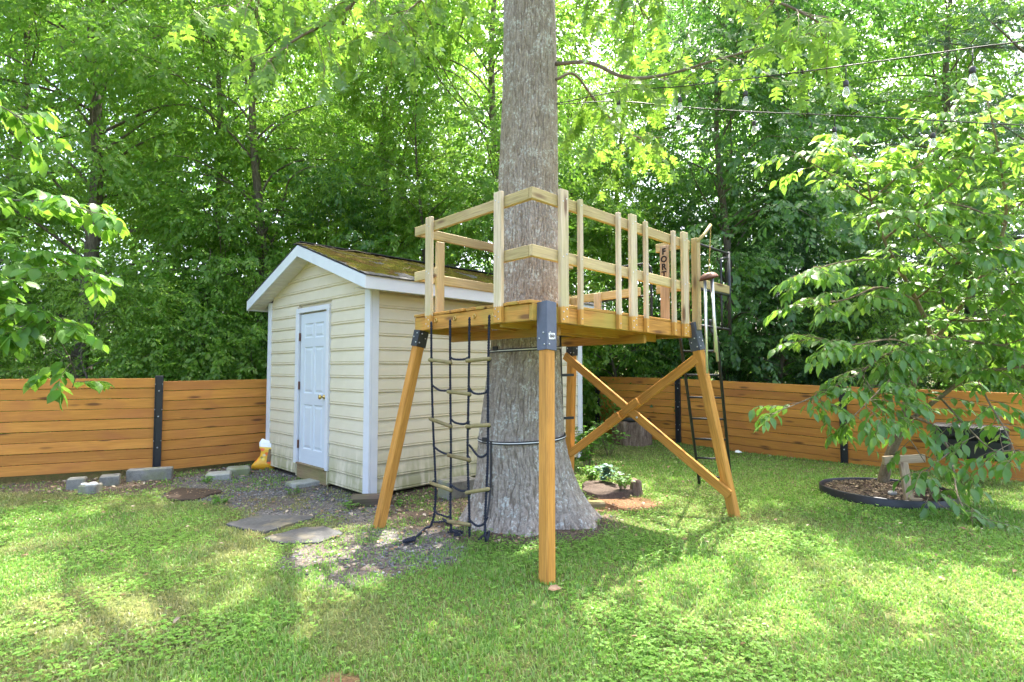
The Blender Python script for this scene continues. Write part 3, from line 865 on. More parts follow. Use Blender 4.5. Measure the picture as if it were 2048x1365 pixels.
def spray_template(rng, k=15, length=.62, leaf=.085, spread=55, droop=.25):
    pos = []; dr = []; nr = []; ll = []
    for i in range(k):
        t = (i + .6) / k; s = 1 if i % 2 else -1
        a = math.radians(spread * (1 - .45 * t) + rng.normal(0, 12)) * s
        x = t * length
        pos.append((x, rng.normal(0, .012) + s * .01, -droop * length * t * t + rng.normal(0, .012)))
        dr.append((math.cos(a), math.sin(a), -.3 - .6 * rng.random() - droop * t))
        nr.append((rng.normal(0, .5), rng.normal(0, .5) + .12 * s, 1))
        ll.append(leaf * (.7 + .5 * rng.random()) * (1 - .25 * abs(t - .5)))
    return [np.array(v) for v in (pos, dr, nr, ll)]
def sprays_to_leaves(rng, P, D, temps, sc_, tilt=.35):
    n = len(P)
    up = np.column_stack([rng.normal(0, tilt, n), rng.normal(0, tilt, n), np.ones(n)])
    X, Y, Zz = frames(D, up)
    which = rng.integers(0, len(temps), n)
    oP, oD, oN, oL = [], [], [], []
    for t, (p, d, nn, l) in enumerate(temps):
        m = which == t
        if not m.any(): continue
        B = np.stack([X[m], Y[m], Zz[m]], 1)                       # (q,3 axes,3)
        s = sc_[m]
        oP.append((P[m][:, None] + np.einsum('ka,qab->qkb', p, B) * s[:, None, None]).reshape(-1, 3))
        oD.append(np.einsum('ka,qab->qkb', d, B).reshape(-1, 3)); oN.append(np.einsum('ka,qab->qkb', nn, B).reshape(-1, 3))
        oL.append((l[None, :] * s[:, None]).ravel())
    return np.concatenate(oP), np.concatenate(oD), np.concatenate(oN), np.concatenate(oL)
def grow(seed, H, R, z0, nl, ns, leaf, k=15, lean=(0, 0), shape='tree', trunk_r0=.15, spread=55, wid=.3, low=.5, hexl=False, clump=.85):
    """skeleton and leaves of one tree: returns trunk MB, crown arrays"""
    rng = np.random.default_rng(seed)
    tr = MB()
    npt = 9
    ph = rng.random(2) * 6
    tp = [Vector((lean[0] * (i / (npt-1)) + .18 * math.sin(ph[0] + i * .9) * (i > 0), lean[1] * i / (npt-1) + .18 * math.sin(ph[1] + i * 1.1) * (i > 0), H * .96 * i / (npt-1) - .1)) for i in range(npt)]
    tp = smooth_path(tp, 4)
    rr = [trunk_r0 * (1 - .9 * (i / (len(tp)-1)) ** 1.2) + (trunk_r0 * .35 if i == 0 else 0) for i in range(len(tp))]
    tr.tube(tp, rr, 10)
    anchors = []; dirs = []; wts = []
    for i in range(nl):
        u = (i + rng.random()) / nl
        z = z0 + (H - z0) * u
        ti = min(len(tp) - 1, int(z / H * (len(tp) - 1)))
        base = tp[ti]
        if shape == 'tree': prof = (low + (1 - low) * math.sin(min(1, u * 1.5) * PI / 2)) * (1 - max(0, u - .55) ** 1.6 * 1.9)
        else: prof = 1 - .75 * u
        ln = R * max(.25, prof) * (.65 + .5 * rng.random())
        az = i * 2.399 + rng.normal(0, .35)
        el = math.radians((34 if shape == 'tree' else 15) + 28 * u + rng.normal(0, 12))
        d = Vector((math.cos(az) * math.cos(el), math.sin(az) * math.cos(el), math.sin(el)))
        pts = [base.copy()]
        for s in range(5):
            d = (d + Vector((rng.normal(0, .17), rng.normal(0, .17), -.14 - .05 * s + rng.normal(0, .09)))).normalized()
            pts.append(pts[-1] + d * ln / 5)
        sp_ = smooth_path(pts, 3)
        tr.tube(sp_, [max(.005, rr[ti] * .30 * (1 - j / len(sp_)) ** 1.1 + .004) for j in range(len(sp_))], 5)
        for j in range(2, len(sp_)):
            anchors.append(sp_[j]); dirs.append((sp_[j] - sp_[j-1]).normalized()); wts.append((.35 + j / len(sp_)) * ln)
    anchors = np.array(anchors); dirs = np.array(dirs); wts = np.array(wts)
    cf = fbm(anchors * clump + seed * 7.3, seed + 200, 2)
    wts = wts * np.clip((cf - .40) * 7, .03, 1.3); wts /= wts.sum()
    pick = rng.choice(len(anchors), ns, p=wts)
    yaw = rng.normal(0, 1.0, ns)
    d = dirs[pick]; az = np.arctan2(d[:, 1], d[:, 0]) + yaw
    side = rng.random(ns) ** .6 * .85 * min(1.0, R / 3.2)
    P = anchors[pick] + np.column_stack([np.cos(az) * side, np.sin(az) * side, rng.normal(0, .30, ns) - side * .15])
    D = np.column_stack([np.cos(az), np.sin(az), rng.normal(-.15, .4, ns)])
    temps = [spray_template(rng, k, .62, leaf, spread) for _ in range(6)]
    p, dd, nn, ll = sprays_to_leaves(rng, P, D, temps, .75 + .5 * rng.random(ns), .3)
    V, Fc = (hex_leaves if hexl else kite_leaves)(p, dd, nn, ll, wid)
    return tr, V, Fc

KINDS = {}
def tree_kind(key, mat, bark, **kw):
    tr, V, Fc = grow(**kw)
    KINDS[key] = (tr.mesh('trunk', bark), big_mesh('crown', V, Fc, mat))
def plant_tree(key, name, x, y, rz, s, label, cat='tree', group=None, mat=None):
    t = thing(name, (x, y, 0), label, cat, group)
    M = Matrix.Translation((x, y, float(gz(x, y)))) @ Matrix.Rotation(rz, 4, 'Z') @ Matrix.Diagonal((s, s, s, 1))
    tm, cm = KINDS[key]
    part('trunk', tm, t, M)
    c = part('crown', cm, t, M)
    if mat:
        c.material_slots[0].link = 'OBJECT'; c.material_slots[0].material = mat
    return t
tree_kind('maple', M_leafA, M_bark2, seed=1, H=14, R=3.6, z0=.9, nl=52, ns=3000, leaf=.118, trunk_r0=.13)
tree_kind('ash', M_leafB, M_bark2, seed=2, H=13, R=3.3, z0=1.0, nl=48, ns=2900, leaf=.10, trunk_r0=.11, wid=.25, k=16)
tree_kind('beech', M_leafC, M_bark2, seed=3, H=12, R=3.4, z0=.9, nl=48, ns=2500, leaf=.122, trunk_r0=.11, lean=(.5, 0))
tree_kind('elm', M_leafA, M_bark2, seed=4, H=15, R=3.8, z0=2.2, nl=50, ns=3100, leaf=.108, trunk_r0=.15, wid=.28, k=16)
tree_kind('sapling', M_leafA, M_bark2, seed=15, H=5.2, R=1.9, z0=.5, nl=34, ns=760, leaf=.11, trunk_r0=.045, low=.9)
tree_kind('bush', M_leafA, M_bark2, seed=5, H=2.6, R=1.35, z0=.25, nl=26, ns=800, leaf=.085, trunk_r0=.03, shape='tree', low=.8)
tree_kind('bush2', M_leafB, M_bark2, seed=6, H=3.4, R=1.5, z0=.3, nl=28, ns=900, leaf=.075, trunk_r0=.035, low=.8, wid=.24, k=17)
tree_kind('hemlock', M_leafD, M_bark2, seed=8, H=6.5, R=2.1, z0=.15, nl=60, ns=4200, leaf=.06, trunk_r0=.08, shape='cone', wid=.18, k=22, spread=70)

front = [
 ('elm', -8.55, 11.0, .3, 1.0, 'tall tree with thick dark trunk behind the left fence', None),
 ('maple', -11.2, 12.2, 2.1, 1.0, 'leafy tree at the far left edge beyond the fence', None),
 ('ash', -6.9, 12.6, 4.0, 1.0, 'bright green tree right of the thick dark trunk', None),
 ('maple', -5.3, 11.4, 5.2, .92, 'dense green tree just left of the shed roof', None),
 ('beech', -3.2, 13.4, 1.0, 1.0, 'dark leafy tree rising behind the shed roof peak', M_leafA),
 ('ash', -2.0, 11.9, 3.3, .62, 'small yellow green tree directly behind the shed roof', None),
 ('elm', -.3, 12.3, .9, .95, 'green tree half hidden behind the big oak trunk', None),
 ('ash', 1.6, 14.2, 2.2, .80, 'sunlit yellow green tree right of the oak trunk above the fort rail', None),
 ('beech', 4.55, 12.3, .2, 1.0, 'tree with slim straight trunk behind the fort gate', None),
 ('maple', 3.3, 16.2, 3.9, .80, 'tree behind the fort showing between its balusters', None),
 ('beech', 7.2, 13.0, 3.1, 1.0, 'blue green tree behind the right fence with drooping sprays', None),
 ('maple', 10.6, 13.0, 4.2, 1.0, 'tree at the right edge behind the small glossy tree', None),
]
for key, x, y, rz, s, lab, mt in front:
    plant_tree(key, {'elm': 'elm_tree', 'maple': 'maple_tree', 'ash': 'ash_tree', 'beech': 'beech_tree'}[key], x, y, rz, s, lab, 'tree', 'trees just beyond the fences', mt)
rowb = [('maple', -13, 17), ('elm', -9.4, 17.9), ('ash', -5.8, 18.3), ('elm', -2.2, 19.2), ('ash', 2.2, 20.5), ('maple', 7.4, 18.4), ('ash', 11.0, 18), ('elm', 14.8, 17.2)]
for i, (key, x, y) in enumerate(rowb):
    plant_tree(key, {'elm': 'elm_tree', 'maple': 'maple_tree', 'ash': 'ash_tree'}[key], x, y, i * 1.7 + .4, .82 if i == 4 else 1.05 + .1 * (i % 3), 'leafy tree deep in the wood behind the nearer trees', 'tree', 'trees deeper in the wood')
for key, x, y, rz, s, lab in [
 ('bush', -8.8, 8.2, .4, 1.0, 'leafy bush at far left behind the orange fence'),
 ('bush2', -7.0, 9.2, 2.0, .85, 'pale bush behind the orange fence beneath the thick trunk'),
 ('bush', -5.9, 10.1, 3.3, .95, 'bush spilling over the orange fence beside its black post'),
 ('bush2', -4.7, 10.9, 1.2, .95, 'light green bush between the orange fence and shed corner'),
 ('bush', 1.7, 14.7, 2.6, .8, 'low bush behind the shaded fence under the fort deck'),
 ('bush2', 3.5, 13.7, .7, .75, 'low bush above the shaded fence between the fort legs'),
 ('bush', 8.9, 9.4, 5.2, 1.0, 'bush behind the right fence beyond the small glossy tree'),
 ('bush2', 7.2, 10.9, 4.1, .85, 'yellowish bush seen through the small glossy tree'),
]:
    plant_tree(key, 'bush', x, y, rz, s, lab, 'bush', 'bushes along the back of the fences')
for x, y, rz, s, lab, mt in [
 (-10.0, 10.3, .5, 1.0, 'young tree left of the thick dark trunk behind the orange fence', None),
 (-6.9, 12.2, 1.9, .95, 'young tree just right of the thick dark trunk', M_leafB),
 (-5.9, 10.9, 3.0, .9, 'young tree behind the black post of the orange fence', None),
 (-4.0, 12.2, 4.4, 1.05, 'young tree over the left slope of the shed roof', M_leafC),
 (-2.4, 12.6, 5.0, 1.05, 'young tree behind the shed ridge left of the fort', M_leafB),
 (-.6, 12.4, .2, 1.1, 'young tree behind the shed and left fort post', None),
 (1.0, 12.9, 1.1, 1.0, 'young yellowish tree close right of the oak trunk', M_leafB),
 (2.5, 13.0, 2.2, 1.0, 'young tree seen between the fort balusters', None),
 (3.9, 13.3, 3.3, 1.0, 'young dark leaved tree behind the sign plank', M_leafC),
 (5.9, 12.9, 4.1, 1.15, 'young blue green tree right of the slim straight trunk', M_leafC),
 (8.6, 11.2, 5.3, 1.0, 'young tree behind the crown of the small glossy tree', None),
]:
    plant_tree('sapling', 'young_tree', x, y, rz, s, lab, 'tree', 'young trees beyond the fences', mt)
plant_tree('hemlock', 'hemlock_tree', 5.75, 11.6, .5, .70, 'dark feathery evergreen above the fence right of the metal ladder', 'tree', 'dark evergreens behind the right fence')
plant_tree('hemlock', 'hemlock_tree', 7.0, 11.0, 2.5, .62, 'dark evergreen behind the right fence post near the small glossy tree', 'tree', 'dark evergreens behind the right fence')
# far wood, one mass
rng = np.random.default_rng(90)
nfar = 5000
th = rng.uniform(-.95, .95, nfar); dist = rng.uniform(25, 34, nfar); zz = rng.random(nfar) ** 1.25 * 20
P = np.column_stack([np.sin(th) * dist * 1.15, np.cos(th) * dist, zz])
keep = fbm(P * .33, 91, 2) > .36 - .2 * (P[:, 2] < 4)
P = P[keep]; nfar = len(P); az = rng.random(nfar) * 2 * PI
D = np.column_stack([np.cos(az), np.sin(az), rng.normal(-.1, .3, nfar)])
temps = [spray_template(rng, 13, .9, .17, 60) for _ in range(5)]
p, dd, nn, ll = sprays_to_leaves(rng, P, D, temps, 1.3 + .8 * rng.random(nfar), .4)
V, Fc = kite_leaves(p, dd, nn, ll, .34)
tag(put(bpy.data.objects.new('distant_wood', big_mesh('distant_wood', V, Fc, M_leafC))), 'mass of green woodland far behind the nearer trees', 'woodland', None, 'stuff')

# ------------------------------------------------------------------ leaf outlines for the near trees
def outline_leaf(name, side, mat, fold=.10, curl=.16, wave=.02):
    """side: list of (x, half width) from base to tip for one unit-length leaf"""
    V = []; Fs = []; n = len(side)
    for x, y in side:
        z0 = -curl * x * x
        V += [(x, y, z0 + fold * abs(y) + wave * math.sin(x * 19)), (x if y > .02 else x, 0, z0), (x, -y, z0 + fold * abs(y) + wave * math.sin(x * 17 + 2))]
    for i in range(n - 1):
        a, b = i * 3, i * 3 + 3
        Fs += [(a, a + 1, b + 1, b), (a + 1, a + 2, b + 2, b + 1)]
    return MB().add(V, Fs, True).mesh(name, mat)
OV = [(.0, .006), (.08, .008), (.14, .095), (.28, .185), (.46, .22), (.64, .185), (.82, .095), (.93, .03), (1.0, .002)]
BR = [(.0, .006), (.06, .01), (.12, .15), (.28, .27), (.48, .30), (.68, .245), (.85, .12), (.95, .04), (1.0, .002)]
def oak_mesh(name, mat, seed):
    """lobed outline: midrib strip with pointed lobes as wings"""
    r = random.Random(seed); V = []; Fs = []
    def zf(x, y): return -.18 * x * x + .10 * abs(y) + .02 * math.sin(x * 15 + seed)
    mid = [(.0, .006), (.12, .012), (.2, .05), (.32, .055), (.44, .06), (.56, .06), (.68, .05), (.8, .04), (.9, .02), (1.0, .002)]
    for x, y in mid: V += [(x, y, zf(x, y)), (x, -y, zf(x, y))]
    for i in range(len(mid) - 1): Fs.append((2*i, 2*i + 1, 2*i + 3, 2*i + 2))
    for s in (1, -1):
        for (xb, xt, ln, wd) in ((.2, .34, .27, .08), (.4, .60, .37, .1), (.62, .84, .27, .085)):
            xb += r.uniform(-.02, .02); ln *= r.uniform(.85, 1.1)
            tip = (xt + .05, s * ln); sh1 = (xb + wd * 1.6, s * ln * .62); sh0 = (xb - .01 + (xt - xb) * .35, s * ln * .66)
            q = [(xb - .02, s * .045), sh0, (sh0[0] + .015, s * ln * .88), tip, (sh1[0] + .05, s * ln * .6), (xb + wd * 1.9, s * .045)]
            o = len(V); V += [(x, y, zf(x, y)) for x, y in q]
            f = [(o, o+1, o+4, o+5), (o+1, o+2, o+3, o+4)]
            Fs += [t if s < 0 else t[::-1] for t in f]
    return MB().add(V, Fs, True).mesh(name, mat)

def visible_size(P, ln):
    """how large a leaf shows in the photograph (0 outside the frame)"""
    y = max(P.y, .3); px = 1024 + P.x / y * F; py = 737 - (P.z - CAM_H) / y * F
    if -20 < px < 2068 and -20 < py < 1385: return ln / y
    return 0
def leafy(root, segs, meshes, stuff_mat, ln, pitch=.06, twig_r=.004, seed=0, nmax=300, hang=.5, both=True, bark=None, stuff_name='foliage', taper_from=.12, face=0.0):
    """segs: twig polylines; leaves alternate along each; the largest nmax become leaf objects"""
    r = random.Random(seed); items = []
    tw = MB()
    for pts, r0 in segs:
        sp_ = smooth_path(pts, 4)
        tw.tube(sp_, [r0 * (1 - .8 * i / (len(sp_) - 1)) for i in range(len(sp_))], 5)
        Ls = [0]
        for i in range(1, len(sp_)): Ls.append(Ls[-1] + (sp_[i] - sp_[i-1]).length)
        tot = Ls[-1]; s = tot * taper_from; k = r.randint(0, 1)
        while s <= tot + 1e-4:
            i = min(len(sp_) - 2, max(0, next((j for j in range(len(Ls)) if Ls[j] >= s), len(Ls) - 1) - 1))
            t = (sp_[i+1] - sp_[i]).normalized(); p = sp_[i] + t * (s - Ls[i])
            sd_ = t.cross(Vector((0, 0, 1)))
            sd_ = sd_.normalized() if sd_.length > .05 else Vector((1, 0, 0))
            sg = 1 if k % 2 else -1
            end = s / tot
            d = (t * (.45 + .6 * end * end) + sd_ * sg * (1.0 - .5 * end) * r.uniform(.6, 1.1) + Vector((r.uniform(-.3, .3), r.uniform(-.3, .3), -hang * r.uniform(.4, 1.5)))).normalized()
            nrm = Vector((r.uniform(-.5, .5), r.uniform(-.5, .5) - face, 1)) + sd_ * sg * .15
            l = ln * r.uniform(.6, 1.15)
            items.append((visible_size(p, l), p, d, nrm, l))
            s += pitch * r.uniform(.7, 1.35); k += 1
    items.sort(key=lambda q: -q[0])
    for q in items[:nmax]:
        M = frame(q[1], q[2], q[3]) @ Matrix.Diagonal((q[4], q[4], q[4], 1))
        part('leaf', r.choice(meshes), root, M)
    rest = items[nmax:]
    if rest:
        src = [(np.array([v.co[:] for v in m.vertices]), [tuple(pl.vertices) for pl in m.polygons]) for m in meshes]
        VV = []; FF = []; o = 0
        for q in rest:
            v, f = src[r.randrange(len(src))]
            M = np.array(frame(q[1], q[2], q[3]))
            VV.append(v * q[4] @ M[:3, :3].T + M[:3, 3]); FF.append(np.array(f) + o); o += len(v)
        part(stuff_name, big_mesh(stuff_name, np.concatenate(VV), np.concatenate(FF), stuff_mat, True), root, None, None, 'stuff')
    if bark: part('twigs', tw.mesh('twigs', bark), root, None, None, 'stuff')
    return len(items)
def limb(root, pts, r0, r1, bark, name='branch', n=8):
    sp_ = smooth_path(pts, 5)
    part(name, MB().tube(sp_, [r0 + (r1 - r0) * i / (len(sp_) - 1) for i in range(len(sp_))], n).mesh(name, bark), root)
    return sp_
def twigs_from(path, r, n, l0, l1, t0=.15, droop=.35, rad=.006, bias=Vector((0, 0, 0)), sub=0):
    out = []
    for i in range(n):
        t = t0 + (1 - t0) * (i + r.random()) / n
        j = min(len(path) - 2, int(t * (len(path) - 1))); p = path[j]
        d = (path[j+1] - path[j]).normalized()
        az = r.uniform(0, 2 * PI)
        side = Vector((math.cos(az), math.sin(az), r.uniform(-.3, .5)))
        d = (d * .7 + side + bias).normalized(); ln = r.uniform(l0, l1)
        pts = [p]
        for k in range(4):
            d = (d + Vector((r.uniform(-.2, .2), r.uniform(-.2, .2), -droop * .4 + r.uniform(-.12, .12)))).normalized()
            pts.append(pts[-1] + d * ln / 4)
        out.append((pts, rad))
        for q in range(sub):
            kk = r.randint(1, 3); d2 = (pts[kk+1] - pts[kk]).normalized(); sd_ = d2.cross(UP); sd_ = sd_ if sd_.length > .1 else Vector((1, 0, 0))
            d2 = (d2 + sd_ * r.choice((-1, 1)) * r.uniform(.5, 1)).normalized(); l2 = ln * r.uniform(.35, .6)
            out.append(([pts[kk], pts[kk] + d2 * l2 * .5 + Vector((0, 0, .01)), pts[kk] + d2 * l2 - Vector((0, 0, droop * l2 * .4))], rad * .7))
    return out

# oak: low branches, lobed leaves and the crown overhead
rr_ = random.Random(5)
oakm = [oak_mesh('leaf', M_oakleaf, s) for s in range(4)]
segs = []
for pts, r0 in [
 ([at(1112, 128, 5.6), at(1180, 126, 5.4), at(1250, 155, 5.2), at(1330, 150, 5.0), at(1440, 118, 4.8), at(1540, 92, 4.65), at(1640, 60, 4.5)], .022),
 ([at(1112, 160, 5.6), at(1150, 150, 5.7), at(1200, 215, 5.9), at(1260, 270, 6.0), at(1330, 275, 6.1)], .016),
 ([at(1150, -220, 5.3), at(1300, -90, 4.9), at(1450, -20, 4.7), at(1570, 10, 4.6), at(1680, 70, 4.5)], .025),
 ([at(1130, -250, 5.4), at(1200, -120, 5.2), at(1260, -30, 5.1), at(1290, 40, 5.0)], .02),
 ([at(1000, -320, 5.3), at(880, -160, 5.0), at(760, -50, 4.8), at(680, 30, 4.7), at(590, 80, 4.6), at(520, 140, 4.55)], .025),
 ([at(1010, -300, 5.4), at(960, -150, 5.2), at(880, -40, 5.1), at(820, 20, 5.0), at(760, 80, 4.95)], .02),
 ([at(820, -140, 5.0), at(700, -90, 4.8), at(560, -40, 4.7), at(470, 30, 4.6)], .018)]:
    path = limb(oak, pts, r0, r0 * .25, M_bark)
    segs += twigs_from(path, rr_, 19, .30, .68, .3, .5, .005, Vector((0, 0, -.15)), 1)
segs += [([at(1005, 165, 5.5), at(990, 158, 5.45), at(982, 150, 5.42)], .003)]
leafy(oak, segs, oakm, M_oakleaf, .175, .07, seed=3, nmax=300, hang=.75, bark=M_bark3, taper_from=.3)
rng = np.random.default_rng(44)
cl = MB(); anch = []
for i in range(30):
    u = (i + rng.random()) / 30; z = 6.9 + 7.2 * u; az = i * 2.399 + rng.normal(0, .3); ln = (6.4 - 3.6 * u) * (.7 + .45 * rng.random())
    cxx, cyy = trunk_c(z); d = Vector((math.cos(az), math.sin(az), .35 + .5 * u)).normalized(); pts = [Vector((float(cxx), float(cyy), z))]
    for s in range(6):
        d = (d + Vector((rng.normal(0, .14), rng.normal(0, .14), -.08 + rng.normal(0, .07)))).normalized(); pts.append(pts[-1] + d * ln / 6)
    sp_ = smooth_path(pts, 3); cl.tube(sp_, [.11 * (1 - u * .6) * (1 - j / len(sp_)) + .01 for j in range(len(sp_))], 6)
    anch += [(sp_[j], (sp_[j] - sp_[j-1]).normalized()) for j in range(5, len(sp_))]
part('limbs', cl.mesh('limbs', M_bark), oak)
nS = 1050
pick = rng.integers(0, len(anch), nS); A_ = np.array([anch[i][0] for i in pick]); D_ = np.array([anch[i][1] for i in pick])
az = np.arctan2(D_[:, 1], D_[:, 0]) + rng.normal(0, 1, nS); sd2 = rng.random(nS) * 1.2
P = A_ + np.column_stack([np.cos(az) * sd2, np.sin(az) * sd2, rng.normal(0, .2, nS)])
D = np.column_stack([np.cos(az), np.sin(az), rng.normal(-.1, .25, nS)])
p, dd, nn, ll = sprays_to_leaves(rng, P, D, [spray_template(rng, 10, .6, .17, 55) for _ in range(5)], .8 + .5 * rng.random(nS), .35)
V, Fc = hex_leaves(p, dd, nn, ll, .3)
part('crown', big_mesh('crown', V, Fc, M_oakleaf), oak)

# small glossy-leaved tree at the right
per = thing('persimmon_tree', gnd(1765, 978), 'small glossy leaved tree growing in the mulch ring before the right fence', 'tree')
pr = random.Random(12); segs = []
trunk_pts = [at(1763, 985, 7.0), at(1768, 955, 6.97), at(1780, 910, 6.93), at(1805, 850, 6.9), at(1818, 790, 6.85)]
limb(per, trunk_pts, .066, .048, M_bark3, 'trunk', 12)
extra = [
 ([(1800, 540, 6.65), (1740, 520, 6.45), (1660, 530, 6.25), (1600, 560, 6.1)], .012, .004, 8),
 ([(1742, 402, 6.45), (1800, 350, 6.25), (1850, 320, 6.1), (1880, 240, 6.0)], .012, .004, 8),
 ([(1860, 670, 6.8), (1920, 680, 6.4), (2000, 690, 6.1), (2070, 670, 5.9)], .014, .004, 9),
 ([(1850, 712, 6.78), (1800, 740, 6.3), (1740, 800, 6.0), (1690, 850, 5.85)], .012, .004, 8),
 ([(1900, 905, 6.1), (1850, 950, 5.8), (1880, 1010, 5.6), (1960, 1040, 5.4)], .008, .003, 7),
 ([(1880, 795, 6.7), (1930, 850, 6.2), (1985, 900, 5.9), (2040, 900, 5.7)], .012, .004, 8),
 ([(2000, 320, 6.05), (1930, 260, 5.9), (1900, 220, 5.8)], .01, .004, 6),
 ([(1960, 560, 6.4), (2020, 570, 6.0), (2080, 560, 5.8)], .012, .004, 7),
 ([(2010, 450, 6.2), (1950, 420, 5.9), (1880, 400, 5.75)], .012, .004, 7),
]
lims = [
 ([(1818, 792, 6.85), (1845, 720, 6.8), (1860, 670, 6.8), (1832, 600, 6.75), (1800, 540, 6.65), (1768, 480, 6.55), (1742, 400, 6.45), (1728, 330, 6.4)], .036, .008, 9),
 ([(1818, 792, 6.85), (1852, 712, 6.78), (1900, 640, 6.6), (1960, 560, 6.4), (2010, 450, 6.2), (2000, 320, 6.05), (1972, 190, 5.9)], .034, .008, 12),
 ([(1815, 845, 6.9), (1880, 795, 6.7), (1950, 748, 6.45), (2048, 732, 6.1), (2160, 690, 5.9)], .03, .01, 10),
 ([(1838, 738, 6.8), (1785, 706, 6.6), (1720, 745, 6.35), (1640, 788, 6.1), (1535, 832, 5.9)], .022, .004, 9),
 ([(1815, 832, 6.85), (1862, 850, 6.5), (1900, 905, 6.1), (1915, 990, 5.7), (1945, 1045, 5.45)], .02, .004, 9),
 ([(1832, 602, 6.75), (1762, 575, 6.5), (1690, 600, 6.3), (1590, 612, 6.1)], .018, .004, 8),
 ([(1742, 402, 6.45), (1670, 355, 6.25), (1580, 300, 6.05)], .012, .004, 7),
 ([(1900, 640, 6.6), (1980, 640, 6.2), (2070, 610, 6.0)], .018, .005, 8),
 ([(1768, 480, 6.55), (1850, 410, 6.25), (1930, 340, 6.0), (1962, 240, 5.9)], .016, .004, 8),
 ([(1852, 712, 6.78), (1790, 680, 6.4), (1700, 690, 6.1), (1610, 672, 5.95)], .014, .004, 8),
 ([(1720, 745, 6.35), (1765, 810, 6.1), (1820, 880, 5.95), (1850, 925, 5.85)], .01, .004, 7),
 ([(1950, 748, 6.45), (1975, 800, 6.1), (2010, 860, 5.8), (2040, 930, 5.6)], .012, .004, 8),
 ([(1960, 560, 6.4), (1890, 500, 6.1), (1820, 440, 5.95), (1760, 420, 5.85)], .012, .004, 7),
 ([(2010, 450, 6.2), (2060, 380, 6.0), (2110, 290, 5.9)], .012, .004, 6),
 ([(1832, 600, 6.75), (1880, 560, 6.4), (1950, 500, 6.0), (2030, 520, 5.7)], .014, .004, 8),
 ([(1728, 330, 6.4), (1700, 300, 6.35), (1690, 280, 6.3)], .008, .003, 3),
]
for pts, r0, r1, nt in lims + extra:
    path = limb(per, [at(*p) for p in pts], r0, r1, M_bark3)
    low_ = sum(p_[1] for p_ in pts) / len(pts) > 790
    segs += twigs_from(path, pr, int(nt * (.9 if low_ else 1.9)), .32, .62, .12, .38, .0045, Vector((0, -.1, .08)), 1 if low_ else 2)
perm = [outline_leaf('leaf', OV, M_perleaf, .18 + .1 * i, .12 + .08 * i, .012) for i in range(3)]
leafy(per, segs, perm, M_perleaf, .148, .043, seed=9, nmax=300, hang=.5, bark=M_bark3, taper_from=.25)

# broad-leaved tree reaching in from the left
lt = thing('broadleaf_tree', (-8.4, 6.4, 0), 'tree with broad light green leaves reaching in over the left fence', 'tree')
lr = random.Random(21); segs = []
limb(lt, [(-8.4, 6.4, 0), (-8.35, 6.4, 1.6), (-8.2, 6.35, 3.2), (-8.3, 6.3, 5.4)], .11, .05, M_bark2, 'trunk', 10)
for pts, r0, nt in [
 ([(-640, 300, 6.35), (-150, 370, 6.0), (20, 400, 5.9), (130, 408, 5.8), (225, 440, 5.75)], .02, 10),
 ([(-600, 420, 6.4), (-120, 470, 6.1), (20, 500, 6.0), (120, 520, 5.95), (170, 560, 5.9)], .018, 10),
 ([(-560, 540, 6.4), (-100, 590, 6.1), (20, 615, 5.95), (90, 630, 5.85), (140, 665, 5.8)], .018, 11),
 ([(-620, 180, 6.35), (-150, 190, 6.0), (-20, 205, 5.9), (60, 250, 5.85)], .016, 7),
 ([(-100, 610, 6.1), (-20, 650, 5.9), (30, 675, 5.8)], .01, 6),
 ([(90, 630, 5.85), (125, 690, 6.2), (150, 745, 6.5), (145, 775, 6.7)], .006, 2),
 ([(-120, 470, 6.1), (-30, 560, 5.9), (40, 600, 5.8)], .01, 5)]:
    path = limb(lt, [at(*p) for p in pts], r0, .004, M_bark2)
    segs += twigs_from(path, lr, int(nt * 1.8), .28, .48, .3, .16, .004, Vector((.1, -.1, .12)), 1)
brm = [outline_leaf('leaf', BR, M_leftleaf, .12 + .1 * i, .1 + .1 * i, .01) for i in range(3)]
leafy(lt, segs, brm, M_leftleaf, .175, .046, seed=4, nmax=300, hang=.5, bark=M_bark2, taper_from=.2)

# white pine at the right edge
pine = thing('pine_tree', (11.2, 10.4, 0), 'blue green pine with soft needle tufts at the upper right', 'tree')
rng = np.random.default_rng(71); pb = MB(); tufts = []
pb.tube([(11.2, 10.4, -.1), (11.15, 10.4, 5), (11.2, 10.45, 11)], [.2, .15, .04], 10)
for i in range(46):
    z = 2.2 + 8.3 * (i + rng.random()) / 46; az = i * 2.399; ln = (4.6 - .28 * (z - 2)) * (.75 + .4 * rng.random())
    d = Vector((math.cos(az), math.sin(az), .12)); pts = [Vector((11.18, 10.42, z))]
    for s in range(5):
        d = (d + Vector((rng.normal(0, .1), rng.normal(0, .1), .02 + rng.normal(0, .05)))).normalized(); pts.append(pts[-1] + d * ln / 5)
    sp_ = smooth_path(pts, 4); pb.tube(sp_, [.035 * (1 - j / len(sp_)) + .005 for j in range(len(sp_))], 5)
    for j in range(5, len(sp_)):
        for q in range(7):
            a = rng.random() * 2 * PI; o = Vector((math.cos(a), math.sin(a), rng.normal(0, .3))) * rng.random() * .5
            tufts.append((sp_[j] + o, (d + o * 1.5 + Vector((0, 0, .25))).normalized()))
TP = np.array([t[0] for t in tufts]); TD = np.array([t[1] for t in tufts])
nn_ = 26
P = np.repeat(TP, nn_, 0) + np.repeat(TD, nn_, 0) * (np.tile(np.arange(nn_), len(TP)) / nn_ * .16)[:, None]
D = np.repeat(TD, nn_, 0) * .75 + rng.normal(0, .55, (len(P), 3)); D /= np.linalg.norm(D, axis=1, keepdims=True)
X, Y, Zz = frames(D, rng.normal(0, 1, (len(P), 3)) + .01)
V = np.stack([P - Y * .004, P + Y * .004, P + X * (.085 + .04 * rng.random(len(P)))[:, None]], 1).reshape(-1, 3)
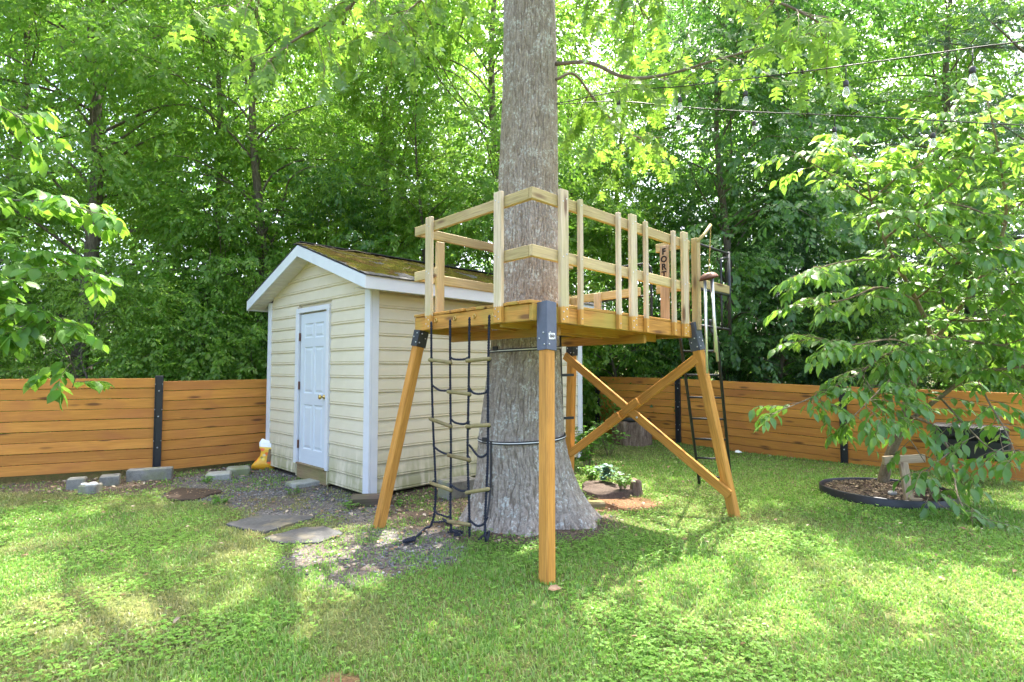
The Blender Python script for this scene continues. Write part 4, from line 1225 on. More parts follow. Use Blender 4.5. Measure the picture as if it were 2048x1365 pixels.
part('trunk', pb.mesh('trunk', M_bark2), pine)
part('crown', big_mesh('crown', V, np.arange(len(V)).reshape(-1, 3), M_needle), pine)

# neighbour's small gabled outbuilding, far behind
nb = thing('outbuilding', (6.3, 25, 0), 'pale gabled outbuilding glimpsed far behind the fort legs', 'outbuilding')
mb = MB(); prof = [(-1.6, -.2), (1.6, -.2), (1.6, 1.35), (0, 2.15), (-1.6, 1.35)]
V = [(x, y, z) for y in (0, 4) for x, z in prof]
mb.add(V, [(0, 1, 2, 3, 4), (9, 8, 7, 6, 5)] + [(i, i + 5, (i + 1) % 5 + 5, (i + 1) % 5) for i in range(5)])
Mn = Matrix.Translation((6.3, 24.5, 0)) @ Matrix.Rotation(.3, 4, 'Z')
part('wall', mb.mesh('wall', M_white), nb, Mn)
for s in (-1, 1):
    V = [(0, -.25, 2.24), (s * 1.85, -.25, 1.3), (s * 1.85, 4.2, 1.3), (0, 4.2, 2.24)]; V = V + [(x, y, z - .07) for x, y, z in V]
    part('roof', MB().add(V, [(0,1,2,3),(4,7,6,5),(0,4,5,1),(1,5,6,2),(2,6,7,3),(3,7,4,0)]).mesh('roof', M_board), nb, Mn)

# ------------------------------------------------------------------ wooden fort
FN = Vector((.155, 4.2, 0)); FA = Vector((-.665, .747, 0)).normalized(); FB = Vector((.747, .665, 0)).normalized()
LU, LV = 1.67, 2.28
def fp(u, v, z): return FN + FA * u + FB * v + UP * (z - .022 * v)
fort = thing('tree_fort', fp(LU/2, LV/2, 0), 'raised wooden fort deck with railings on splayed orange legs around the oak', 'fort')
RB, RT = 1.865, 1.995; rz_ = (RB + RT) / 2; rh = RT - RB
beam('rim_beam', fp(.02, 0, rz_), fp(.02, LV, rz_), .04, rh, M_deck, fort)
beam('rim_beam', fp(.042, .02, rz_), fp(LU, .02, rz_), .04, rh, M_deck, fort)
beam('rim_beam', fp(LU - .02, .042, rz_), fp(LU - .02, LV, rz_), .04, rh, M_deck, fort)
beam('rim_beam', fp(.042, LV - .02, rz_), fp(LU - .042, LV - .02, rz_), .04, rh, M_deck, fort)
for u in (.42, .62, 1.58): beam('joist', fp(u, .045, rz_ - .03), fp(u, LV - .045, rz_ - .035), .04, rh * .95, M_deck, fort)
for v in (.4, 1.6): beam('joist', fp(.1, v, rz_ - .11), fp(LU - .06, v, rz_ - .115), .04, .085, M_deck, fort)
nb_ = 12; bw = LU / nb_
for i in range(nb_):
    u = (i + .5) * bw; o = random.uniform(-.02, .012)
    spans = [(-.012 + o, LV + .01 + random.uniform(-.02, .02))]
    if abs(u - 1.16) < .47: 
        hw = math.sqrt(max(.01, .47 ** 2 - (u - 1.16) ** 2)) + .02
        spans = [(spans[0][0], 1.03 - hw), (1.03 + hw, spans[0][1])]
    for v0, v1 in spans:
        beam('deck_board', fp(u, v0, RT + .0145), fp(u, v1, RT + .0145 + random.uniform(-.003, .002)), bw - .008, .025, M_deck, fort, c=.003)
# legs, brackets
legs = [((.265, 4.222), (.2456, 3.965)), ((-.885, 5.42), (-1.272, 5.345)), ((1.885, 5.745), (2.262, 5.69)), ((.755, 6.96), (.735, 7.23))]
topz = [1.90, 1.865, 1.90, 1.83]; botz = [0, 0, 0, .03]
legd = []
for i, ((tx, ty), (bx, by)) in enumerate(legs):
    zt = topz[i]
    p0 = Vector((bx, by, -.06)); p1 = Vector((tx, ty, zt))
    upv = (FA + FB).normalized() if i in (0, 3) else (FA - FB).normalized()
    upv = FA
    lg = beam('leg', p0, p1, .092, .092, M_post, fort, upv, .009)
    legd.append((p0, p1))
    # bracket sleeve
    d = (p1 - p0).normalized(); M = frame(p1, d, upv)
    mt = M_grey_metal if i in (0, 2) else M_dark_metal
    ln0, ln1 = {0: (-.27, .105), 1: (-.16, .0), 2: (-.22, .075), 3: (-.17, .02)}[i]
    mb = MB(); t = .0535
    for (a, b, c_, d_) in ((-t, -t, t, -t + .007), (-t, t - .007, t, t), (-t, -t + .0072, -t + .007, t - .0072), (t - .007, -t + .0072, t, t - .0072)):
        mb.box((ln0, a, b), (ln1, c_, d_), .002)
    br = part('bracket', mb.mesh('bracket', mt), fort, M)
    for (x, yy) in ((ln0 + .04, -.03), (ln0 + .09, .026), (ln0 + .13, -.02)):
        for (y_, z_, dy, dz) in ((yy, -t, 0, -1), (-t, yy, -1, 0), (yy, t, 0, 1), (t, yy, 1, 0)):
            part('bolt', MB().tube([(x, y_, z_), (x, y_ + dy * .006, z_ + dz * .006)], .007, 8).mesh('bolt', M_bolt), br, M)
    if i == 0:
        # the sticker on the face looking right-forward, with a black oval emblem
        best = min(((0, -1), (-1, 0), (0, 1), (1, 0)), key=lambda q: -(M.to_3x3() @ Vector((0, q[0], q[1]))).dot((Vector((.9, -1, 0))).normalized()))
        nrm = (M.to_3x3() @ Vector((0, best[0], best[1]))).normalized()
        c0 = p1 + d * (-.165) + nrm * (t + .0015)
        Ms = frame(c0, UP.cross(nrm), nrm)
        st = part('sticker', MB().box((-.034, -.024, -.0012), (.034, .024, .0012)).mesh('sticker', M_sticker), br, Ms)
        V = []; Fs = []
        for k in range(24):
            a = 2 * PI * k / 24
            for q, zz_ in ((1.0, .0022), (.78, .0022)): V.append((.029 * q * math.cos(a), .016 * q * math.sin(a), zz_))
        Fs = [(2*k, 2*((k+1) % 24), 2*((k+1) % 24) + 1, 2*k + 1) for k in range(24)]
        em = MB().add(V, Fs); em.box((-.018, -.006, .0018), (.018, .006, .0024))
        part('emblem', em.mesh('emblem', M_letter), br, Ms)
        for s in (-1, 1):
            for q in (-1, 1):
                pass
# end stamps (pale flaked base) left to the wood grain; cross braces between the far and right legs
def leg_at(i, z):
    p0, p1 = legd[i]; t = (z - p0.z) / (p1.z - p0.z); return p0 + (p1 - p0) * t
nv = Vector((-.2, -1, 0)).normalized()
faceN = FB * -1
q0 = leg_at(3, 1.66) - FB * .075 + FA * .05; q1 = leg_at(2, .235) - FB * .075 - FA * .04
q2 = leg_at(2, 1.60) - FB * .03 + FA * .02; q3 = leg_at(3, .415) - FB * .03 - FA * .03
up1 = (q1 - q0).cross(FB); up2 = (q3 - q2).cross(FB)
beam('brace', q0, q1, .038, .095, M_post, fort, up1)
bq = beam('brace', q2, q3, .038, .095, M_post, fort, up2)
mid = q2 + (q3 - q2) * .52; dd_ = (q3 - q2).normalized()
beam('splice_block', mid - dd_ * .27 - FB * .0385, mid - dd_ * .03 - FB * .0385, .036, .093, M_post, fort, up2)
beam('splice_block', mid + dd_ * .05 - FB * .0385, mid + dd_ * .26 - FB * .0385, .036, .093, M_post, fort, up2)
cross_ = q0 + (q1 - q0) * .5
part('brace_bolt', MB().tube([cross_ - FB * .02, cross_ - FB * .027], .014, 8).mesh('brace_bolt', M_bolt), fort)
# rails
def rail_nl(u0, u1, z): beam('rail', fp(u0, .02, z), fp(u1, .02, z), .038, .092, M_rail, fort)
def rail_nr(v0, v1, z0, z1): beam('rail', fp(.02, v0, z0), fp(.02, v1, z1), .038, .092, M_rail, fort)
TZ, MZ = 2.853, 2.405
rail_nr(0, LV - .01, TZ, TZ - .03); rail_nr(0, LV - .01, MZ, MZ - .02)
rail_nl(.042, LU + .02, TZ); rail_nl(.042, .46, MZ); rail_nl(1.33, LU + .02, MZ)
for z in (TZ, MZ): beam('rail', fp(LU - .02, .042, z), fp(LU - .02, LV, z - .01), .038, .092, M_rail, fort)
beam('rail', fp(LU - .04, LV - .02, MZ), fp(.62, LV - .02, MZ), .038, .092, M_rail, fort)
beam('rail', fp(.40, LV - .02, MZ), fp(.03, LV - .02, MZ), .038, .092, M_rail, fort)
beam('rail', fp(.40, LV - .02, TZ), fp(.03, LV - .02, TZ), .038, .092, M_rail, fort)
beam('rail', fp(LU - .04, LV - .025, MZ - .22), fp(1.1, LV - .025, MZ - .22), .038, .092, M_grey, fort)
def upright(name, u, v, z0, z1, wd, th, across, mat=M_upr):
    beam(name, fp(u, v, z0), fp(u, v, z1), wd, th, mat, fort, across)
for u in (.372, 1.39): upright('post', u, -.0205, RB, 2.935, .092, .038, FB)
for v in (.325, 1.248, 2.12): upright('post', -.0205, v, RB, 2.93 + (.01 if v < 1 else 0), .092, .038, FA)
for v in (.528, 1.037, 1.449, 1.919): upright('baluster', -.0205, v, RB, 2.905, .042, .038, FA)
upright('post', LU - .06, .25, RT + .03, 2.78, .092, .038, FA, M_rail)
upright('post', LU - .06, LV - .35, RT + .03, 2.42, .092, .038, FA, M_grey)
upright('post', LU - .1, LV - .06, RT + .03, 2.42, .092, .038, FB, M_rail)
upright('post', 1.2, LV - .055, RT + .03, 2.44, .092, .038, FB, M_upr)
upright('post', .075, LV + .02, RB + .08, 2.90, .05, .07, FB, M_rail)
upright('post', -.03, LV + .045, RB + .08, 2.90, .07, .07, FB, M_rail)
scr = MB()
for u in (.372, 1.39):
    for z in (TZ, MZ, RB + .04, RB + .1):
        for dx in (-.02, .02): scr.tube([fp(u + dx, -.0395, z + dx * .6), fp(u + dx, -.042, z + dx * .6)], .0065, 7)
for v in (.325, 1.248, 2.12):
    for z in (TZ, MZ, RB + .04, RB + .1):
        for dx in (-.02, .02): scr.tube([fp(-.0395, v + dx, z + dx * .6), fp(-.042, v + dx, z + dx * .6)], .0065, 7)
for v in (.528, 1.037, 1.449, 1.919):
    for z in (TZ, MZ, RB + .05): scr.tube([fp(-.0395, v, z), fp(-.042, v, z)], .006, 7)
part('screws', scr.mesh('screws', M_bolt), fort, None, None, 'stuff')
# sign plank with letters
sg = upright_s = beam('sign_plank', fp(.275, LV - .06, RT + .03), fp(.275, LV - .06, 2.86), .105, .022, M_sign, fort, FB)
face_n = -FB
for ch, zz_ in zip('FORT', (2.79, 2.708, 2.626, 2.544)):
    cu = bpy.data.curves.new('letter', 'FONT'); cu.body = ch; cu.size = .092; cu.extrude = .002; cu.align_x = 'CENTER'; cu.align_y = 'CENTER'; cu.offset = .003
    cu.materials.append(M_letter)
    tmp = bpy.data.objects.new('letter_curve', cu)
    o = bpy.data.objects.new('letter', bpy.data.meshes.new_from_object(tmp)); bpy.data.objects.remove(tmp)
    put(o, sg, frame(fp(.275, LV - .0745, zz_), UP.cross(face_n), face_n))
# eye bolts of the fort: open steel gate in line with the front side
gt = bpy.data.objects.new('gate', None)
put(gt, fort, Matrix.Translation(fp(-.02, LV + .06, 2.0)))
def gp(s, z): return fp(-.02, LV + .09 + s, z)
def gtube(name, a, b, r=.013, mat=M_black): part(name, MB().tube([a, b], r, 8).mesh(name, mat), gt)
gtube('gate_bar', gp(0, 2.86), gp(.68, 2.86)); gtube('gate_bar', gp(0, 2.0), gp(.66, 2.0)); gtube('gate_bar', gp(0, 2.385), gp(.68, 2.385), .016)
gtube('gate_bar', gp(.68, 1.94), gp(.68, 2.88), .019)
part('gate_hoop', MB().tube(smooth_path([gp(.5, 2.0), gp(.5, 2.7), gp(.52, 2.77), gp(.6, 2.80), gp(.68, 2.80)], 4), .012, 8).mesh('gate_hoop', M_black), gt)
beam('gate_plank', gp(.02, 2.445), gp(.66, 2.445), .03, .09, M_rail, gt)
# black handrail hoop of the opening
part('grab_rail', MB().tube(smooth_path([fp(.5, LV + .02, 2.02), fp(.5, LV + .02, 2.6), fp(.52, LV + .02, 2.68), fp(.6, LV + .02, 2.72), fp(1.0, LV + .02, 2.73), fp(1.25, LV + .02, 2.74)], 5), .014, 8).mesh('grab_rail', M_black), fort)
part('grab_rail', MB().tube([fp(.5, LV + .03, 2.36), fp(1.3, LV + .03, 2.36)], .012, 8).mesh('grab_rail', M_black), fort)
# white pipe brace end
# stick bracket holding the chime
stp = [fp(-.06, LV + .02, 2.86), fp(-.09, LV + .12, 2.95), fp(-.12, LV + .2, 3.06)]
part('chime_arm', MB().tube(stp, .016, 6).mesh('chime_arm', M_rail), fort)

# ------------------------------------------------------------------ wind chime
ctop = at(1418, 556, 5.60); chz = ctop.z
ch = thing('wind_chime', ctop, 'wind chime with rusty brown cap and long steel tubes at the right fort corner', 'wind chime')
cx_, cy_ = ctop.x, ctop.y
capm = MB(); pr_ = [(.002, .055), (.04, .05), (.075, .03), (.095, .0), (.098, -.012), (.09, -.006), (.05, .02), (.002, .03)]
V = [(r_ * math.cos(2*PI*a/20), r_ * math.sin(2*PI*a/20), z) for r_, z in pr_ for a in range(20)]
capm.add(V, [(i*20 + a, i*20 + (a+1) % 20, (i+1)*20 + (a+1) % 20, (i+1)*20 + a) for i in range(len(pr_)-1) for a in range(20)], True)
Mc = Matrix.Translation(ctop) @ Matrix.Rotation(-.22, 4, 'Y')
part('cap', capm.mesh('cap', M_rust), ch, Mc)
chm = MB(); p = Vector(stp[-1]); q = ctop + Vector((0, 0, .05)); nlk = 22
for k in range(nlk):
    a = p + (q - p) * (k / nlk) ; b = p + (q - p) * ((k + 1) / nlk)
    c0 = (a + b) / 2; hh = (b - a).length * .62; wv = Vector((1, 0, 0)) if k % 2 else Vector((0, 1, 0))
    dv = (b - a).normalized()
    chm.tube([c0 + dv * hh * math.cos(t) + wv * .006 * math.sin(t) for t in np.linspace(0, 2*PI, 9)], .0018, 4, False)
part('chain', chm.mesh('chain', M_brass), ch)
for (x0, zt, x1, zb, y_) in ((-.055, -.03, -.045, -.97, -.03), (.012, -.02, .03, -.76, -.06), (.035, -.03, .085, -.85, .03), (-.02, -.03, -.015, -.62, .055)):
    a = Vector((cx_ + x0, cy_ + y_, chz + zt)); b = Vector((cx_ + x1, cy_ + y_, chz + zb))
    part('tube', MB().tube([a, b], .0135, 12).mesh('tube', M_steel), ch)
    part('thread', MB().tube([a, Vector((cx_ + x0 * .8, cy_ + y_ * .8, chz + .015))], .0014, 4).mesh('thread', M_cable), ch)

# ------------------------------------------------------------------ rope ladder
rl = thing('rope_ladder', fp(.87, -.06, RT), 'dark rope climbing net with wooden rungs hanging from the fort edge', 'rope ladder')
ru = [1.297, .997, .714, .448]
def rp(i, z, dx=0.0): return fp(ru[i] + dx, -.055, z)
def rope_mesh(pts, rad=.0095, pitch=.045):
    rr0 = random.Random(int(abs(pts[0].x) * 997 + abs(pts[-1].z) * 331))
    pts = [pts[0]] + [p + Vector((rr0.uniform(-.012, .012), rr0.uniform(-.012, .012), 0)) for p in pts[1:-1]] + [pts[-1]]
    pts = smooth_path(pts, 8); mb = MB()
    Ls = [0]
    for i in range(1, len(pts)): Ls.append(Ls[-1] + (pts[i] - pts[i-1]).length)
    n = max(8, int(Ls[-1] / .009)); 
    def ev(s):
        j = max(0, min(len(pts) - 2, int(np.searchsorted(Ls, s)) - 1)); t = (s - Ls[j]) / max(1e-6, Ls[j+1] - Ls[j]); return pts[j].lerp(pts[j+1], t), (pts[j+1] - pts[j]).normalized()
    for st in (0, 1):
        q = []
        for k in range(n + 1):
            s = Ls[-1] * k / n; p, t = ev(s); x = t.cross(Vector((.3, .9, .2))).normalized(); y = t.cross(x); a = 2*PI*s/pitch + PI*st
            q.append(p + (x * math.cos(a) + y * math.sin(a)) * rad * .62)
        mb.tube(q, rad * .72, 5)
    return mb.mesh('rope', M_rope)
zr = 1.93
rope_pts = [
 [rp(0, zr), rp(0, 1.5, -.02), rp(0, 1.0, -.05), rp(0, .5, -.07), rp(0, .22, -.07), fp(1.25, -.07, .08), gnd(852, 1056, .02), gnd(828, 1076, .015), gnd(815, 1082, .012)],
 [rp(1, zr), rp(1, 1.4, -.01), rp(1, .8, -.03), rp(1, .3, -.035), rp(1, .09, -.035)],
 [rp(2, zr), rp(2, 1.4, .0), rp(2, .8, .0), rp(2, .3, -.01), rp(2, .10, -.012)],
 [rp(3, zr), rp(3, 1.4, .01), rp(3, .8, .02), rp(3, .3, .03), fp(.47, -.06, .12), gnd(975, 1064, .02), gnd(958, 1080, .012)],
]
for i, pts in enumerate(rope_pts):
    part('rope', rope_mesh(pts), rl)
    e = fp(ru[i], -.004, zr + .015); V = []
    M = frame(e, FA, -FB); n1, n2 = 14, 6
    V = [((.017 + .0055 * math.cos(2*PI*b/n2)) * math.cos(2*PI*a/n1), (.017 + .0055 * math.cos(2*PI*b/n2)) * math.sin(2*PI*a/n1), .0055 * math.sin(2*PI*b/n2)) for a in range(n1) for b in range(n2)]
    part('eyelet', MB().add(V, [(a*n2 + b, ((a+1) % n1)*n2 + b, ((a+1) % n1)*n2 + (b+1) % n2, a*n2 + (b+1) % n2) for a in range(n1) for b in range(n2)], True).mesh('eyelet', M_brass), rl, M)
def rope_x(i, z):
    P = rope_pts[i]; f = [0, -.02, -.05, -.07, -.07] if i == 0 else None
    dxs = {0: -.055, 1: -.025, 2: -.004, 3: .015}[i]
    return fp(ru[i] + dxs * (1 - z / 1.9) * 1.3, -.055, z)
def pz(py, i): 
    y = (FN + FA * ru[i]).y; return 1.5 + (737 - py) * y / F
c3 = lambda y: 600 + y / 2.276
for (i, ya, yb) in ((0, 275, 285), (0, 540, 570), (0, 822, 852), (1, 418, 427), (1, 700, 720), (1, 990, 1005), (2, 278, 270), (2, 573, 567), (2, 865, 852)):
    a = rope_x(i, pz(c3(ya), i)); b = rope_x(i + 1, pz(c3(yb), i + 1)); d = (b - a).normalized(); n = -FB * .012
    part('rung', MB().tube([a - d * .03 + n, a - d * .02 + n, b + d * .02 + n, b + d * .03 + n], [.012, .0165, .0165, .012], 10).mesh('rung', M_rung), rl)
    for e in (a, b):
        part('knot', MB().tube([e + UP * .024, e + UP * .012 - d * .006, e - UP * .012 + d * .006, e - UP * .024], [.008, .017, .017, .008], 7).mesh('knot', M_rope), rl)
for (i, ya, yb, sag) in ((1, 263, 262, .02), (1, 540, 552, .03), (1, 830, 850, .03), (0, 388, 405, .03), (0, 657, 690, .03), (0, 925, 965, .04), (2, 400, 400, .05), (2, 655, 690, .06), (2, 985, 975, .06)):
    a = rope_x(i, pz(c3(ya), i)); b = rope_x(i + 1, pz(c3(yb), i + 1)); m = (a + b) / 2 - UP * sag
    part('cross_rope', rope_mesh([a, a.lerp(m, .5) - UP * sag * .3, m, m.lerp(b, .5) - UP * sag * .3, b], .0085), rl)
# rope tangle on the ground
for (px, py) in ((815, 1082), (905, 1068), (880, 1045)):
    c0 = gnd(px, py, .012); r_ = random.Random(px)
    pts = [c0 + Vector((r_.uniform(-.09, .09), r_.uniform(-.09, .09), .004 + r_.uniform(0, .02))) for _ in range(8)]
    part('rope_end', rope_mesh(pts, .008), rl)

# ------------------------------------------------------------------ metal ladder behind the fort
ml = thing('metal_ladder', (2.6, 7.3, 0), 'black steel ladder leaning up to the fort behind the right leg', 'ladder')
l0b, l0t = Vector((2.44, 7.3, -.02)), Vector((1.86, 6.08, 1.72)); r0b, r0t = Vector((2.80, 7.16, -.02)), Vector((2.22, 5.98, 1.72))
for (b, t, s) in ((l0b, l0t, -1), (r0b, r0t, 1)):
    o = (l0t - r0t).normalized() * (-s) * .0
    pts = [b, b.lerp(t, .5), t, t + Vector((-.03, -.02, .12)), t + Vector((-.085, -.02, .2)), t + Vector((-.09, -.04, .3))]
    part('side_rail', MB().tube(smooth_path(pts, 5), .0175, 8).mesh('side_rail', M_black), ml)
for k in range(7):
    t = .08 + .15 * k
    part('rung', MB().tube([l0b.lerp(l0t, t), r0b.lerp(r0t, t)], .012, 8).mesh('rung', M_black), ml)

# ------------------------------------------------------------------ climbing stick and straps on the trunk
def trunk_pt(ang, z, off=0.0):
    r_ = float(trunk_r(z)) + off; cxx, cyy = trunk_c(z); return Vector((float(cxx) + math.cos(ang) * r_, float(cyy) + math.sin(ang) * r_, z))
cs_ = thing('climbing_stick', trunk_pt(.0, .6, .05), 'black steel climbing stick with stub steps strapped along the right of the trunk', 'climbing stick')
p0 = at(1124, 850, 5.95); p1 = at(1119, 664, 5.95)
part('pole', MB().box((0, -.014, -.014), ((p1 - p0).length, .014, .014), .002).mesh('pole', M_black), cs_, frame(p0, p1 - p0, FB))
for py in (751, 837):
    a = at(1122, py, 5.95); part('step', MB().box((0, -.014, -.014), (.14, .014, .014), .002).mesh('step', M_black), cs_, frame(a, Vector((1, .15, .03)), UP))
a = at(1121, 672, 5.95); part('step', MB().box((0, -.03, -.012), (.16, .03, .012), .002).mesh('step', M_black), cs_, frame(a, Vector((1, .2, .05)), UP))
part('tag', MB().box((-.012, -.004, -.055), (.012, .004, .055), .001).mesh('tag', M_brass), cs_, frame(at(1116, 731, 5.9), (1, 0, 0), UP))
for z, lab in ((1.69, 'upper black strap with pale stripe cinched round the trunk under the deck'), (.80, 'lower black strap with pale stripe cinched round the flaring trunk')):
    st = thing('strap', trunk_pt(-PI/2, z, .02), lab, 'strap', 'straps round the oak trunk')
    V = []; na_ = 64
    for k in range(na_):
        a = 2*PI*k/na_; zz_ = z + .02 * math.sin(a * 1 + 1.2)
        for dz, off in ((-.016, .016), (.016, .016), (.016, .022), (-.016, .022)): V.append(trunk_pt(a, zz_, off) + UP * dz)
    Fs = [(k*4 + j, ((k+1) % na_)*4 + j, ((k+1) % na_)*4 + (j+1) % 4, k*4 + (j+1) % 4) for k in range(na_) for j in range(4)]
    part('webbing', MB().add(V, Fs).mesh('webbing', M_strap), st)
    V = []
    for k in range(na_):
        a = 2*PI*k/na_; zz_ = z + .02 * math.sin(a + 1.2)
        for dz in (-.003, .005): V.append(trunk_pt(a, zz_, .0235) + UP * dz)
    part('stripe', MB().add(V, [(k*2, ((k+1) % na_)*2, ((k+1) % na_)*2 + 1, k*2 + 1) for k in range(na_)]).mesh('stripe', M_sticker), st)
    aa = -PI/2 - .72
    part('buckle', MB().box((-.03, -.022, -.012), (.03, .022, .012), .004).mesh('buckle', M_black), st, frame(trunk_pt(aa - .2, z + .005, .03), Vector((-math.sin(aa), math.cos(aa), 0)), Vector((math.cos(aa), math.sin(aa), 0))))
    if z < 1:
        V = []
        for zz_ in np.linspace(z, .12, 12):
            p = trunk_pt(aa, zz_, .03); tv = Vector((-math.sin(aa), math.cos(aa), 0)) * .013
            V += [p - tv, p + tv]
        part('tail', MB().add(V, [(2*i, 2*i+1, 2*i+3, 2*i+2) for i in range(11)]).mesh('tail', M_strap), st)

# ------------------------------------------------------------------ string lights
def string(label, pts, bulbs):
    root = thing('string_light', pts[0], label, 'string light', 'light strings running right from the oak trunk')
    path = smooth_path(pts, 10)
    part('cable', MB().tube(path, .0045, 6).mesh('cable', M_cable), root)
    for (px, py, Yd, sw) in bulbs:
        c0 = at(px, py, Yd)
        top = min(path, key=lambda q: (q.xy - c0.xy).length)
        ax = UP
        s = part('socket', MB().tube([c0 + UP*.055, c0 + UP*.05, c0 + UP*.012, c0 + UP*.008], [.009, .0175, .0195, .017], 12).mesh('socket', M_cable), root)
        part('drop', MB().tube([top, c0 + UP * .055], .0035, 5).mesh('drop', M_cable), s)
        pr_ = [(.012, .010), (.014, .0), (.020, -.018), (.0255, -.036), (.0255, -.046), (.019, -.062), (.009, -.070), (.0012, -.0725)]
        V = [(r_ * math.cos(2*PI*a/14), r_ * math.sin(2*PI*a/14), z) for r_, z in pr_ for a in range(14)]
        bl = part('bulb', MB().add(V, [((i+1)*14 + a, (i+1)*14 + (a+1) % 14, i*14 + (a+1) % 14, i*14 + a) for i in range(len(pr_)-1) for a in range(14)], True).mesh('bulb', M_glass), root, Matrix.Translation(c0))
        part('filament', MB().tube([c0 + Vector((-.004, 0, 0)), c0 + Vector((-.006, 0, -.04)), c0 + Vector((.006, 0, -.04)), c0 + Vector((.004, 0, 0))], .0012, 4).mesh('filament', M_brass), bl)
anchor = trunk_pt(-.35, 4.25, .01)
string('upper string of clear bulbs rising right from the oak trunk', [anchor, at(1240, 183, 5.2), at(1362, 173, 4.85), at(1503, 157, 4.5), at(1692, 132, 4.05), at(1946, 96, 3.5), at(2060, 80, 3.3), at(2500, 0, 2.6)],
       [(1237, 212, 5.2, 0), (1360, 207, 4.85, 0), (1491, 195, 4.5, 0), (1692, 176, 4.05, 0), (1945, 150, 3.5, 0)])
string('lower string of clear bulbs sagging right from the oak trunk', [anchor - UP * .01, at(1235, 203, 5.4), at(1357, 214, 5.2), at(1507, 224, 5.0), at(1670, 231, 4.8), at(1866, 241, 4.6), at(2060, 251, 4.4), at(2500, 262, 4.0)],
       [(1228, 232, 5.4, 0), (1357, 242, 5.2, 0), (1508, 254, 5.0, 0), (1669, 267, 4.8, 0), (1866, 279, 4.6, 0)])

# ------------------------------------------------------------------ blocks, slabs, bag
def rough_block(name, px, py, size, rz, mat, label, cat, group=None, c=.012, z=0, tilt=(0, 0)):
    p = gnd(px, py); p.z = float(ground_z(p.x, p.y)[0]) + z
    V, Fs = cbox((-size[0]/2, -size[1]/2, -.03), (size[0]/2, size[1]/2, size[2]), c)
    r_ = random.Random(px); V = [(x + r_.uniform(-.004, .004), y + r_.uniform(-.004, .004), z_ + r_.uniform(-.004, .004)) for x, y, z_ in V]
    o = bpy.data.objects.new(name, MB().add(V, Fs).mesh(name, mat))
    put(o, None, Matrix.Translation(p) @ Matrix.Rotation(rz, 4, 'Z') @ Matrix.Rotation(tilt[0], 4, 'X') @ Matrix.Rotation(tilt[1], 4, 'Y'))
    return tag(o, label, cat, group)
gB = 'loose concrete blocks along the left fence'
rough_block('concrete_block', 153, 978, (.19, .17, .13), .5, M_concrete, 'leftmost grey concrete block near the orange fence', 'block', gB)
blk = rough_block('concrete_block', 181, 986, (.19, .18, .10), .15, M_concrete, 'grey block with white shells on top before the orange fence', 'block', gB)
rough_block('concrete_block', 220, 970, (.21, .2, .12), .55, M_concrete, 'square grey block right behind the shell topped block', 'block', gB)
rough_block('concrete_block', 300, 960, (.52, .15, .15), .42, M_concrete, 'long grey kerb block below the black post of the orange fence', 'block', gB)
rough_block('paver', 437, 958, (.31, .24, .09), .42, M_paver, 'left of two thick pavers on the gravel before the orange fence', 'paver', gB, .02)
rough_block('paver', 476, 948, (.30, .24, .10), .45, M_paver, 'right of two thick pavers, nearer the shed corner', 'paver', gB, .02)
rough_block('step_slab', 608, 970, (.36, .30, .05), .78, M_paver, 'mossy square slab lying before the shed door', 'slab', None, .008)
rough_block('timber_skid', 742, 1010, (.46, .15, .15), .15, M_skid, 'weathered timber block under the near shed corner', 'timber', None, .03, -.03)
rough_block('concrete_block', 915, 992, (.4, .24, .2), .72, M_concrete, 'grey block against the shed wall left of the oak trunk', 'block', None)
rough_block('brick_piece', 1190, 1013, (.2, .12, .05), .3, M_board, 'dark flat brick lying right of the trunk foot', 'brick', None)
bz = WM[blk].translation
for k, (dx, dy, s) in enumerate(((-.06, -.02, .045), (.0, .03, .05), (.055, -.01, .05), (.02, -.05, .04))):
    V = []; n1, n2 = 8, 5
    for i in range(n2):
        a = PI/2 * i / (n2 - 1)
        for j in range(n1): V.append((s * math.cos(a) * math.cos(2*PI*j/n1) * (1 + .15 * math.sin(j * 2.1 + k)), s * .75 * math.cos(a) * math.sin(2*PI*j/n1), .022 * math.sin(a)))
    o = bpy.data.objects.new('shell', MB().add(V, [(i*n1 + j, i*n1 + (j+1) % n1, (i+1)*n1 + (j+1) % n1, (i+1)*n1 + j) for i in range(n2-1) for j in range(n1)] + [tuple(range(n1))[::-1]], True).mesh('shell', M_shell))
    put(o, None, Matrix.Translation(bz + Vector((dx, dy, .098))) @ Matrix.Rotation(k * 1.3, 4, 'Z'))
    tag(o, 'white shell lying on a grey block before the orange fence', 'shell', 'white shells on the block')
def slab(name, poly, h, mat, label, cat, rise=.0):
    P = [gnd(*p) for p in poly]; c0 = sum(P, Vector()) / len(P); c0.z = float(ground_z(c0.x, c0.y)[0])
    Q = []
    for i in range(len(P)):
        a, b = P[i], P[(i+1) % len(P)]
        for k in range(4):
            q = a.lerp(b, k / 4); r_ = random.Random(i * 7 + k)
            Q.append(q + Vector((r_.uniform(-.02, .02), r_.uniform(-.02, .02), 0)))
    n = len(Q); V = []
    for s, z in ((1.0, -.03), (1.0, h * .7), (.97, h)):
        V += [((q.x - c0.x) * s, (q.y - c0.y) * s, z) for q in Q]
    V.append((0, 0, h + .002))
    Fs = [(r_*n + k, r_*n + (k+1) % n, (r_+1)*n + (k+1) % n, (r_+1)*n + k) for r_ in (0, 1) for k in range(n)] + [(2*n + k, 2*n + (k+1) % n, 3*n) for k in range(n)]
    if sum((Q[k].x * Q[(k+1) % n].y - Q[(k+1) % n].x * Q[k].y) for k in range(n)) < 0: Fs = [f[::-1] for f in Fs]
    o = bpy.data.objects.new(name, MB().add(V, Fs).mesh(name, mat)); put(o, None, Matrix.Translation(c0 + UP * rise))
    return tag(o, label, cat)
